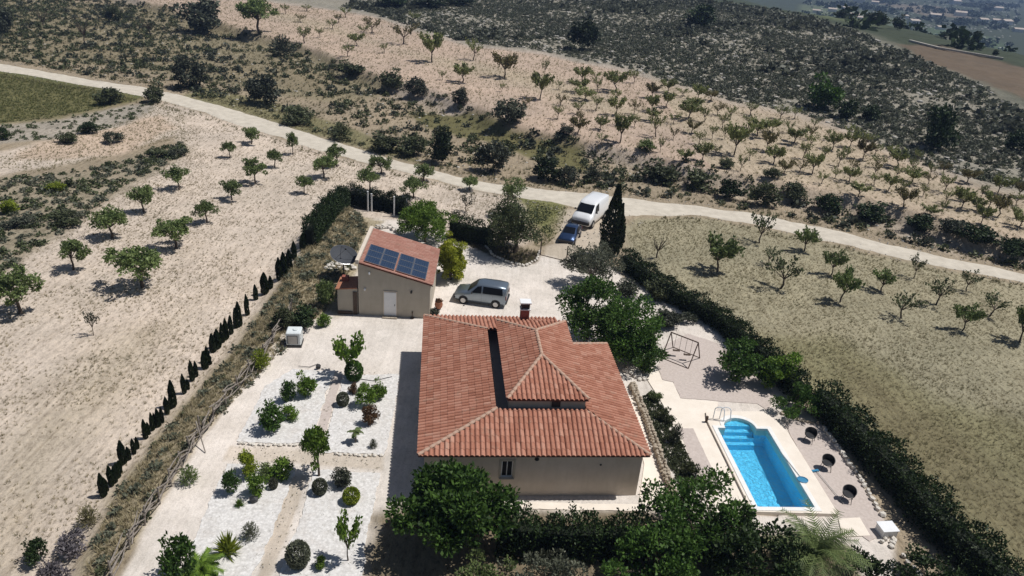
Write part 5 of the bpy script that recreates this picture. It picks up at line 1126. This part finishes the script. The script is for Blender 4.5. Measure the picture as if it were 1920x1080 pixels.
# cable across the court near the house shadow
for pts, lab in (([(596, 684), (580, 690), (560, 688)], 'dark hose lying at the top of the garden path'), ([(672, 712), (700, 716), (735, 708)], 'thin dark hose across the top of upper right bed')):
    Q = [gp(*q)+[0, 0, .08] for q in pts]; MB().path(Q, .02, 5).build('garden_hose', X['dark'], label=lab, cat='hose')

# ------------------------------------------------------------------ vehicles
def car(name, p, rz, st, label, paint, cat, wheels, hw, side, shield, rear, wr=.32, mirror=None, lights=None, pitch=0, panel=None):
    """st: stations (x, zlow, zbelt, ztop, half width at belt, half width at top), nose first at -x"""
    e = empty(name, p, rz, label=label, cat=cat); e.rotation_euler = (0, pitch, rz)
    sec = []
    for (x, zl, zb, zt, wb, wt) in st:
        h = [(wb*.90, zl), (wb*.99, zl+(zb-zl)*.25), (wb, zl+(zb-zl)*.7), (wb*.97, zb), (wt+.02, zt-.07), (wt-.05, zt-.015), (wt*.5, zt+.012)]
        sec.append([(x, -a, b) for a, b in h]+[(x, a, b) for a, b in reversed(h)])
    n = len(sec[0]); v = [q for s in sec for q in s]; f = []
    for i in range(len(sec)-1): f += [(i*n+j, i*n+(j+1) % n, (i+1)*n+(j+1) % n, (i+1)*n+j) for j in range(n)]
    f += [tuple(range(n-1, -1, -1)), tuple(range((len(sec)-1)*n, len(sec)*n))]
    MB().add(v, f).build('body', X[paint], e, True)
    def cs(x):
        for a, b in zip(st, st[1:]):
            if a[0] <= x <= b[0]:
                t = (x-a[0])/(b[0]-a[0]); return [a[k]+(b[k]-a[k])*t for k in range(6)]
        return st[-1]
    for (xa, xb, xc, xd) in side:        # bottom from xa to xb, top from xc to xd
        for s in (-1, 1):
            q = []
            for x, top in ((xa, 0), (xb, 0), (xd, 1), (xc, 1)):
                _, zl, zb, zt, wb, wt = cs(x); z = zb+.03 if not top else zt-.10; t = (z-zb)/max(.01, zt-.07-zb); y = wb*.97+(wt+.02-wb*.97)*t+.032; q.append((x, s*y, z))
            MB().add(q, [(0, 1, 2, 3)]).build('side_window', X['glass'], e)
    for xs, nm in ((shield, 'windscreen'), (rear, 'rear_window')):
        if not xs: continue
        (xa, za, ya), (xb, zb_, yb) = xs; d = Vector((xb-xa, 0, zb_-za)).normalized(); o = Vector((d.z, 0, -d.x))*(.022 if nm == 'rear_window' else -.022)
        MB().add([Vector((xa, -ya, za))+o, Vector((xa, ya, za))+o, Vector((xb, yb, zb_))+o, Vector((xb, -yb, zb_))+o], [(0, 1, 2, 3)]).build(nm, X['glass'], e)
    for wx in wheels:
        for s in (-1, 1):
            w_ = empty('wheel', (wx, s*(hw-.06), wr)); w_.parent = e
            MB().tube((0, -.10, 0), (0, .10, 0), wr, wr, 18).build('tyre', X['rubber'], w_); MB().tube((0, s*.095, 0), (0, s*.112, 0), wr*.66, wr*.60, 14).build('rim', X['steel'], w_)
            MB().tube((wx, s*(hw-.30), wr+.02), (wx, s*(hw+.004), wr+.02), wr*1.16, wr*1.16, 18).build('wheel_arch', X['dark'], e)
    x0, x1 = st[0], st[-1]
    MB().box((x0[0]-.02, 0, x0[1]+.18), (.14, hw*1.86, .30)).build('bumper', X['dark'], e, bevel=.04); MB().box((x1[0]+.02, 0, x1[1]+.16), (.12, hw*1.86, .24)).build('bumper', X['dark'], e, bevel=.04)
    for s in (-1, 1):
        MB().box((x0[0]+.10, s*hw*.72, x0[2]-.12), (.18, hw*.36, .16)).build('headlight', X['steel'], e, bevel=.03); MB().box((x1[0]-.005, s*hw*.88, x1[2]-.12), (.05, .14, .34)).build('tail_light', X['brick_red'], e, bevel=.01)
        if mirror: MB().box((mirror[0], s*(hw+.11), mirror[1]), (.10, .2, .16)).build('mirror', X['dark'], e, bevel=.03)
    if panel:
        for s in (-1, 1):
            for xp in panel: MB().box((xp, s*(hw*.992), (st[3][1]+st[3][2])/2+.06), (.012, .012, (st[3][2]-st[3][1])*.8)).build('door_gap', X['dark'], e)
    return e
# silver people carrier, nose to the left
a, b = gp(866, 568), gp(931, 577); d = b-a; mid = (a+b)/2; rz = math.atan2(d[1], d[0])
off_v = np.array([-math.sin(rz), math.cos(rz), 0])*.78
carA = car('silver_car', mid+off_v, rz, [(-2.05, .34, .72, .74, .74, .62), (-1.95, .26, .86, .90, .84, .70), (-1.15, .24, 1.0, 1.08, .88, .74), (-.95, .24, 1.03, 1.12, .89, .72), (-.30, .24, 1.08, 1.70, .90, .66), (.1, .24, 1.10, 1.79, .90, .68), (1.3, .24, 1.12, 1.80, .90, .69), (2.0, .26, 1.12, 1.74, .88, .68), (2.12, .34, 1.05, 1.60, .84, .64)],
  'silver high-roofed family car parked on the gravel court', 'silver', 'car', (-1.30, 1.32), .90, [(-.72, .12, -.20, .12), (.24, 1.85, .24, 1.78)], ((-1.0, 1.10, .66), (-.30, 1.70, .60)), ((2.125, 1.08, .70), (2.05, 1.64, .58)), .33, (-.62, 1.14), None, 0, (.16, 1.05))
# white van and blue car by the lane
a, b = gp(1050, 466), gp(1092, 420); d = b-a; rz = math.atan2(d[1], d[0])
pb_ = gp(1068, 449)
carB = car('blue_car', pb_, rz, [(-1.95, .30, .60, .64, .70, .60), (-1.85, .22, .72, .78, .80, .68), (-1.0, .20, .86, .94, .84, .70), (-.8, .20, .88, .98, .85, .68), (-.1, .20, .92, 1.38, .85, .58), (.3, .20, .93, 1.44, .85, .60), (1.1, .20, .94, 1.40, .85, .60), (1.75, .22, .94, 1.05, .82, .62), (1.95, .28, .85, .92, .78, .6)],
  'small dark blue car parked in front of the white van', 'bluep', 'car', (-1.2, 1.2), .84, [(-.55, .2, -.02, .2), (.28, 1.3, .28, 1.05)], ((-.82, .98, .62), (-.10, 1.39, .54)), ((1.72, 1.06, .58), (1.12, 1.40, .52)), .30, (-.45, 1.0))
a, b = gp(1087, 433), gp(1128, 399); d = b-a; rzv = math.atan2(d[1], d[0])
pw_ = gp(1105, 414)
carC = car('white_van', pw_, rzv, [(-2.55, .42, .90, .94, .82, .70), (-2.42, .32, 1.06, 1.12, .94, .82), (-1.85, .30, 1.26, 1.36, .98, .84), (-1.7, .30, 1.30, 1.42, .98, .82), (-1.0, .30, 1.36, 2.06, .99, .80), (-.6, .30, 1.38, 2.24, .99, .84), (.8, .30, 1.40, 2.28, .99, .86), (2.3, .30, 1.40, 2.26, .99, .86), (2.5, .36, 1.34, 2.20, .96, .84)],
  'white panel van parked at the edge of the track', 'whitep', 'van', (-1.65, 1.65), .98, [(-1.35, -.35, -.92, -.35)], ((-1.78, 1.42, .80), (-1.0, 2.04, .74)), None, .36, (-1.3, 1.45), None, 0, (-.3, 1.1)); carC.scale = (1.12, 1.12, 1.12)

# ------------------------------------------------------------------ ground cover and scrub
def scatter(name, base, pts, sizes, mat, label, cat, rngseed=1, zs=1.0):
    rng = np.random.default_rng(rngseed); Vb, Fb = base; m = len(Vb[0]); Vs = []; Fs = []; nb = 0
    rot = rng.uniform(0, 6.283, len(pts)); which = rng.integers(0, len(Vb), len(pts)); sz = sizes
    for k in range(len(Vb)):
        I = np.where(which == k)[0]
        if not len(I): continue
        c, s = np.cos(rot[I]), np.sin(rot[I]); B = Vb[k]
        x = (B[None, :, 0]*c[:, None]-B[None, :, 1]*s[:, None])*sz[I][:, None]; y = (B[None, :, 0]*s[:, None]+B[None, :, 1]*c[:, None])*sz[I][:, None]; z = B[None, :, 2]*sz[I][:, None]*zs
        V = np.stack([x+pts[I, 0][:, None], y+pts[I, 1][:, None], z+pts[I, 2][:, None]], 2).reshape(-1, 3)
        F = (Fb[k][None]+(np.arange(len(I))*len(B))[:, None, None]).reshape(-1, Fb[k].shape[1]); Vs.append(V); Fs.append(F+nb); nb += len(V)
    return link(name, np_mesh(name, np.vstack(Vs), np.vstack(Fs), mat), None, label=label, cat=cat, kind='stuff')
def minibush(seed, n, leaf, flat=.7):
    rng = np.random.default_rng(seed); d = rng.normal(0, 1, (n, 3)); d /= np.linalg.norm(d, axis=1)[:, None]; d[:, 2] = np.abs(d[:, 2]); P = d*np.array([.5, .5, flat])*rng.uniform(.55, 1., n)[:, None]*(1+.25*np.sin(3*np.arctan2(d[:, 1], d[:, 0])+seed))[:, None]
    return leaf_quads(rng, P, d, leaf, .7)
def tuft(seed, n, h=1.0):
    rng = np.random.default_rng(seed); V = []; F = []
    for i in range(n):
        a = rng.uniform(0, 6.28); b = rng.uniform(.2, .75); d = np.array([math.cos(a)*b, math.sin(a)*b, h*rng.uniform(.6, 1)]); s = np.array([-math.sin(a), math.cos(a), 0])*.08; o = np.array([math.cos(a), math.sin(a), 0])*.12; k = len(V); V += [o-s, o+s, o+d]; F.append((k, k+1, k+2))
    return np.array(V), np.array(F)
def pack(fn, n, *a): L = [fn(i, *a) for i in range(n)]; return [q[0] for q in L], [q[1] for q in L]
MBUSH = pack(minibush, 6, 46, .30); TUFT = pack(tuft, 6, 7)
def sprinkle(rng, pts_px, n, z=-1.0, margin=0.0, world=False):
    V = np.array(pts_px) if world else poly(*pts_px, z=z); lo, hi = V.min(0), V.max(0); out = np.empty((0, 2))
    while len(out) < n:
        P = rng.uniform(lo, hi, (n*2, 2)); P = P[sdist(P, V) < -margin]; out = np.vstack([out, P])
    P = out[:n]; return P
def on_ground(P): return np.column_stack([P, height(P)-.02])
rng = np.random.default_rng(77)
TRACK_POLY = poly((-60, 105), (0, 114), (200, 150), (300, 165), (400, 190), (520, 227), (640, 265), (760, 300), (860, 328), (960, 345), (1080, 358), (1200, 370), (1320, 382), (1430, 400), (1560, 427), (1700, 460), (1920, 508), (2100, 555), (2100, 588), (1920, 537), (1700, 492), (1560, 458), (1440, 431), (1330, 411), (1250, 408), (1150, 440), (1060, 470), (1040, 400), (940, 372), (850, 351), (740, 324), (620, 294), (500, 256), (390, 219), (290, 190), (200, 173), (100, 155), (0, 138), (-60, 130), z=-1)
def clear(P, *polys, m=.2):
    k = np.ones(len(P), bool)
    for V in polys: k &= sdist(P, V) > m
    return P[k]
# scrub on the rocky slope behind the orchard
slope = np.vstack([poly((1920, 330), (1720, 280), (1600, 230), (1500, 200), (1380, 180), (1200, 125), (1000, 85), (880, 70), (790, 45), (700, 18), (640, 4), z=3), poly((900, -30), (1180, -12), (1330, 8), (1500, 38), (1600, 68), (1700, 105), (1800, 138), (1920, 185), (2150, 260), z=5)])
P = sprinkle(rng, slope, 30000, world=True); k = wob(P, 16, .4)*.7+wob(P, 5, 1.)*.5+rng.normal(0, .5, len(P)); P0 = P[(k < .1) & (k > -.7)]; P = P[k > .12]
scatter('scrub', MBUSH, on_ground(P0), rng.uniform(.3, 1.0, len(P0)), X['grey'], 'pale grey scrub covering the rocky slope behind the orchard', 'scrub', 9, .7)
P0 = sprinkle(rng, slope, 5000, world=True); scatter('scrub', MBUSH, on_ground(P0), rng.uniform(.4, 1.2, len(P0)), X['scrub'], 'green scrub bushes on the rocky slope behind the orchard', 'scrub', 10, .8)
scatter('scrub', MBUSH, on_ground(P), rng.uniform(.45, 1.5, len(P)), X['scrub2'], 'low dark scrub covering the rocky slope behind the orchard', 'scrub', 1, .8)
P = sprinkle(rng, slope, 2600, world=True); P = P[wob(P, 22, 2.)+.35*ss(30, 110, P[:, 0])+rng.normal(0, .4, len(P)) > .45]
scatter('scrub', MBUSH, on_ground(P), rng.uniform(1.8, 4.6, len(P)), X['scrub2'], 'dark taller thickets on the slope behind the orchard', 'scrub', 2, .7)
RK = [np.array(stone_mesh(i, X['rock']).vertices[0].co) for i in range(0)]
def rockgeo(seed):
    me = stone_mesh(100+seed, X['rock']); V = np.array([v.co[:] for v in me.vertices]); F = np.array([p.vertices[:] for p in me.polygons]); bpy.data.meshes.remove(me); return V, F
ROCKS = pack(rockgeo, 4)
P = sprinkle(rng, slope, 6000, world=True)
scatter('rocks', ROCKS, on_ground(P), rng.uniform(.25, 1.3, len(P))**1.5, X['rock'], 'pale rocks scattered over the slope behind the orchard', 'rocks', 3, .6)
# band between track and orchard, and the upper left slope
band = np.vstack([poly((-250, 100), (0, 112), (200, 148), (400, 188), (640, 262), (860, 326), (1080, 356), (1320, 380), (1560, 424), (1920, 506), (2100, 550), z=-1), poly((2100, 505), (1920, 458), (1700, 400), (1400, 336), (1200, 288), (1060, 258), (960, 236), (850, 184), (690, 138), (540, 78), (320, 18), (200, -10), (-200, -30), z=.4)])
P = clear(sprinkle(rng, band, 5200, world=True), TRACK_POLY); k = wob(P, 8, .4)+wob(P, 3, 1.)*.5+rng.normal(0, .4, len(P))+.25*ss(-20, 40, P[:, 0])+.3*ss(-20, -45, P[:, 0]); P = P[k > .1]
scatter('scrub', MBUSH, on_ground(P), rng.uniform(.35, 1.5, len(P)), X['scrub'], 'mixed green scrub between track and orchard', 'scrub', 4, .85)
P = clear(sprinkle(rng, band, 2600, world=True), TRACK_POLY); P = P[wob(P, 6, 3.)+rng.normal(0, .4, len(P)) > .35]
scatter('scrub', MBUSH, on_ground(P), rng.uniform(.5, 1.9, len(P)), X['greyd'], 'grey-leaved scrub between track and orchard', 'scrub', 5, .85)
P = clear(sprinkle(rng, band, 9000, world=True), TRACK_POLY)
scatter('dry_grass', TUFT, on_ground(P), rng.uniform(.25, .65, len(P)), X['straw_g'], 'dry weeds between track and orchard', 'grass', 6)
P = clear(sprinkle(rng, band, 900, world=True), TRACK_POLY)
scatter('rocks', ROCKS, on_ground(P), rng.uniform(.2, .7, len(P)), X['rock'], 'pale stones among the weeds above the track', 'rocks', 7, .6)
# track verges
rim = clear(sprinkle(rng, np.vstack([poly((-60, 95), (200, 140), (400, 182), (640, 256), (860, 320), (1080, 350), (1320, 374), (1560, 418), (1920, 498), z=-1), poly((1920, 545), (1560, 466), (1330, 418), (1200, 416), (1000, 385), (850, 358), (620, 302), (390, 226), (200, 182), (0, 146), z=-1)]), 5200, world=True), TRACK_POLY, m=-.35)
scatter('dry_grass', TUFT, on_ground(rim), rng.uniform(.15, .5, len(rim)), X['straw_g'], 'weeds along both verges of the track', 'grass', 8)
peb = sprinkle(rng, TRACK_POLY, 2600, world=True); pz = on_ground(peb); pz[:, 2] += .06
scatter('pebbles', ROCKS, pz, rng.uniform(.05, .22, len(pz)), X['rock'], 'loose stones lying on the track', 'stones', 12, .5)
peb = sprinkle(rng, ((330, 1090), (500, 722), (628, 695), (748, 700), (722, 852), (700, 950), (678, 1090)), 700, z=0); pz = on_ground(peb); pz[:, 2] += .05
scatter('pebbles', ROCKS, pz, rng.uniform(.03, .09, len(pz)), X['rock'], 'loose stones on the garden gravel', 'stones', 13, .6)
lit = sprinkle(rng, ((330, 1090), (500, 722), (628, 695), (748, 700), (722, 852), (700, 950), (678, 1090)), 500, z=0); pz = on_ground(lit); pz[:, 2] += .05
scatter('leaf_litter', TUFT, pz, rng.uniform(.06, .16, len(pz)), X['straw_g'], 'tiny weeds and leaf litter on the garden gravel', 'weeds', 14, .5)
edge = [(0, 113), (200, 150), (300, 166), (400, 190), (520, 228), (640, 266), (760, 301), (860, 329), (960, 346)]
# scrubby strip and bank in the left field
for j, (pts, n, m, s0, s1, lab) in enumerate((
   (((-80, 335), (60, 330), (150, 320), (260, 292), (340, 268), (352, 285), (240, 348), (130, 425), (0, 515), (-100, 560)), 300, 'olived', .35, 1.2, 'green scrub in the strip across the left field'),
   (((-80, 335), (60, 330), (150, 320), (260, 292), (340, 268), (352, 285), (240, 348), (130, 425), (0, 515), (-100, 560)), 300, 'grey', .35, 1.1, 'grey heathery scrub in the strip across the left field'),
   (((0, 236), (110, 226), (200, 207), (280, 190), (300, 200), (230, 235), (100, 262), (0, 270)), 130, 'olived', .3, .9, 'grey scrub on the pale bank below the green field'))):
    P = sprinkle(rng, pts, n); scatter('scrub', MBUSH, on_ground(P), rng.uniform(s0, s1, n), X[m], lab, 'scrub', 20+j, .7)
bank = ((160, 1100), (205, 935), (335, 770), (450, 640), (555, 492), (610, 420), (655, 392), (690, 430), (640, 560), (520, 680), (365, 845), (220, 1085))
for j, (m, n, s0, s1, lab, base, zs) in enumerate((('straw', 5200, .14, .38, 'straw-coloured dry grass on the bank beside the fence', TUFT, 1), ('straw_g', 1500, .12, .32, 'greenish dry grass on the bank beside the fence', TUFT, 1), ('scrub', 100, .2, .6, 'small green weeds on the bank beside the fence', MBUSH, .8), ('grey', 260, .3, .9, 'pale grey weeds on the bank beside the fence', MBUSH, .8))):
    P = sprinkle(rng, bank, n, z=-.5); scatter('dry_grass' if base is TUFT else 'weeds', base, on_ground(P), rng.uniform(s0, s1, n), X[m], lab, 'grass' if base is TUFT else 'weeds', 30+j, zs)
# meadow and the bare patch by the track
P = sprinkle(rng, ((-60, 132), (0, 138), (90, 155), (200, 173), (255, 187), (190, 203), (100, 222), (0, 232), (-90, 238)), 5200)
scatter('meadow_grass', TUFT, on_ground(P), rng.uniform(.18, .5, len(P)), X['meadow'], 'green grass of the small field beside the track', 'grass', 38, .8)
P = sprinkle(rng, ((-40, 310), (80, 268), (240, 225), (300, 192), (345, 210), (350, 290), (330, 262), (200, 295), (60, 325)), 2600)
scatter('dry_grass', TUFT, on_ground(P), rng.uniform(.1, .3, len(P)), X['straw_g'], 'thin weeds on the bare patch above the scrubby strip', 'grass', 39)
# left field stubble
lf = ((-60, 1100), (-60, 560), (0, 510), (130, 430), (240, 350), (345, 292), (330, 215), (390, 222), (620, 294), (850, 352), (940, 374), (880, 440), (650, 385), (560, 470), (440, 640), (320, 790), (190, 940), (120, 1100))
P = sprinkle(rng, lf, 26000); P = P[wob(P, 5, .7)+wob(P, 1.6, 2.)*.6+rng.normal(0, .5, len(P)) > .0]
scatter('dry_grass', TUFT, on_ground(P), rng.uniform(.08, .22, len(P)), X['straw'], 'short straw stubble in the left field', 'grass', 40)
P = sprinkle(rng, lf, 9000); P = P[wob(P, 6, 2.7)+rng.normal(0, .5, len(P)) > .3]
scatter('dry_grass', TUFT, on_ground(P), rng.uniform(.08, .24, len(P)), X['straw_g'], 'sparse greenish weeds in the left field', 'grass', 41)
# right field grass
rf_ = ((1175, 440), (1200, 415), (1330, 414), (1440, 434), (1700, 494), (1940, 545), (2050, 600), (2050, 1150), (1880, 1150), (1760, 1000), (1600, 820), (1500, 690), (1340, 590), (1200, 500))
P = sprinkle(rng, rf_, 15000)
scatter('dry_grass', TUFT, on_ground(P), rng.uniform(.08, .2, len(P)), X['straw'], 'pale dry grass in the right field', 'grass', 42)
P = sprinkle(rng, rf_, 14000); P = P[wob(P, 5, 1.)+rng.normal(0, .5, len(P)) > -.1]
scatter('dry_grass', TUFT, on_ground(P), rng.uniform(.1, .24, len(P)), X['straw_g'], 'olive-green grass in the right field', 'grass', 43)
# orchard weeds
P = sprinkle(rng, ORCHARD, 12000, world=True); P = P[(P[:, 0] < 160)]
scatter('dry_grass', TUFT, on_ground(P), rng.uniform(.15, .45, len(P)), X['straw_g'], 'small weeds between the orchard trees', 'grass', 44)
# island and bottom planting litter
P = sprinkle(rng, ((835, 445), (900, 448), (1012, 474), (1005, 490), (980, 498), (945, 488), (900, 470)), 500, z=0); scatter('dry_grass', TUFT, on_ground(P), rng.uniform(.15, .4, 500), X['straw_g'], 'weeds on the planted island by the gate', 'grass', 45)
P = sprinkle(rng, ((985, 372), (1065, 386), (1050, 430), (1012, 472), (990, 420)), 1100, z=-.8); scatter('dry_grass', TUFT, on_ground(P), rng.uniform(.1, .26, 1100), X['meadow'], 'rough grass beside the parked van', 'grass', 46)
P = sprinkle(rng, ((1222, 735), (1240, 762), (1262, 802), (1292, 858), (1320, 915), (1280, 925), (1240, 850), (1205, 745)), 700, z=0); scatter('weeds', MBUSH, on_ground(P), rng.uniform(.12, .4, 700), X['scrub'], 'dark ground cover in the strip behind the dry-stone wall', 'weeds', 47, .8)

# ------------------------------------------------------------------ the far valley
vrng = random.Random(4)
HS = [(1560, 22), (1585, 18), (1600, 34), (1612, 38), (1530, 24), (1695, 34), (1712, 45), (1752, 34), (1842, 42), (1868, 43), (1885, 46), (1640, 8), (1610, 5), (1762, 55), (1800, 30), (1908, 60), (1870, 20), (1790, 8)]
X['farroof'] = surf('far_roof', (.40, .33, .27), (.50, .43, .37), .2)
X['farwhite'] = surf('far_render', (.55, .53, .48), (.68, .66, .62), .2)
HS.sort()
for i, (x, y) in enumerate(HS):
    p = gp(x, y); w = vrng.uniform(11, 20)/px(p)[2]; d_ = w*.7; h = w*.35; e = empty('farmhouse', p, vrng.uniform(-.4, .4), label='tiny white farmhouse far off in the valley, %s from left' % ordinal(i), cat='house', group='farmhouses in the valley')
    MB().box((0, 0, h/2-.5), (w, d_, h+1)).build('wall', X['farwhite'], e); MB().add([(-w/2-.4, -d_/2-.4, h), (w/2+.4, -d_/2-.4, h), (w/2+.4, d_/2+.4, h), (-w/2-.4, d_/2+.4, h), (-w/2-.4, 0, h*1.4), (w/2+.4, 0, h*1.4)], [(0, 1, 5, 4), (2, 3, 4, 5), (0, 4, 3), (1, 2, 5), (3, 2, 1, 0)]).build('roof', X['farroof'], e)
vp = np.array([gp(*q)[:2] for q in ((1500, 4), (1780, 2), (1915, 4), (1915, 150), (1800, 118), (1700, 84), (1600, 52))])
P = sprinkle(rng, vp, 2600, world=True); P = P[wob(P, 70, .4)+rng.normal(0, .4, len(P)) > .35]; P = P[sdist(P, np.array([gp(*q)[:2] for q in ((1680, 80), (1760, 82), (1850, 105), (1925, 125), (1925, 185), (1790, 122))])) > 3]
P2 = sprinkle(rng, vp, 1200, world=True); P2 = P2[np.hypot(P2[:, 0], P2[:, 1]) > 520]; scatter('far_rubble', ROCKS, on_ground(P2), rng.uniform(1.0, 4, len(P2)), X['farwhite'], 'pale rubble walls and sheds flecking the far valley', 'rubble', 51, .4)
scatter('far_trees', MBUSH, on_ground(P), rng.uniform(3, 11, len(P)), X['hedge'], 'dark trees and groves spread over the far valley', 'trees', 50, .8)
for i, (pts) in enumerate((((1576, 58), (1610, 66), (1648, 80)), ((1705, 78), (1760, 92), (1820, 102), (1880, 112)), ((1720, 44), (1780, 56), (1835, 66)), ((1740, 30), (1800, 40), (1850, 46)))):
    Q = [gp(*q) for q in pts]; mb = MB()
    for a, b in zip(Q, Q[1:]):
        d = b-a; m = (a+b)/2; mb.box(m+[0, 0, .3], (np.hypot(d[0], d[1]), .9, .5), math.atan2(d[1], d[0]), 0, -math.atan2(d[2], np.hypot(d[0], d[1])))
    mb.build('terrace_wall', X['rock'], label=['pale terrace wall at the near edge of the valley', 'pale terrace wall above the brown valley field', 'pale terrace wall amid green valley plots', 'farthest pale terrace wall in the valley'][i], cat='wall')
for i, (x, y, w, h) in enumerate(((1640, 52, 46, 34), (1682, 56, 26, 30), (1576, 34, 22, 18), (1865, 105, 12, 14), (1850, 22, 30, 18))):
    shrub('far_tree', (x, y), y-h, w, 'bush', i % 5, 'hedge', ['dark clump of trees at the near valley edge', 'dark tree right of the valley-edge clump', 'small dark tree by the valley farmhouses', 'single tree at the corner of the brown valley field', 'dark grove near the top right corner'][i], 'tree')

# ------------------------------------------------------------------ air
HAZE = True
if HAZE:
    m = bpy.data.materials.new('haze'); m.use_nodes = True; t = m.node_tree; t.nodes.clear(); o = N(t, 'ShaderNodeOutputMaterial'); v = N(t, 'ShaderNodeVolumePrincipled')
    v.inputs['Color'].default_value = (.42, .60, 1., 1); v.inputs['Density'].default_value = .0002; v.inputs['Anisotropy'].default_value = .0
    t.links.new(v.outputs[0], o.inputs['Volume'])
    MB().box((0, 2650, -10), (11000, 5800, 80)).build('haze', m, label='thin blue air over the valley', cat='haze', kind='stuff')
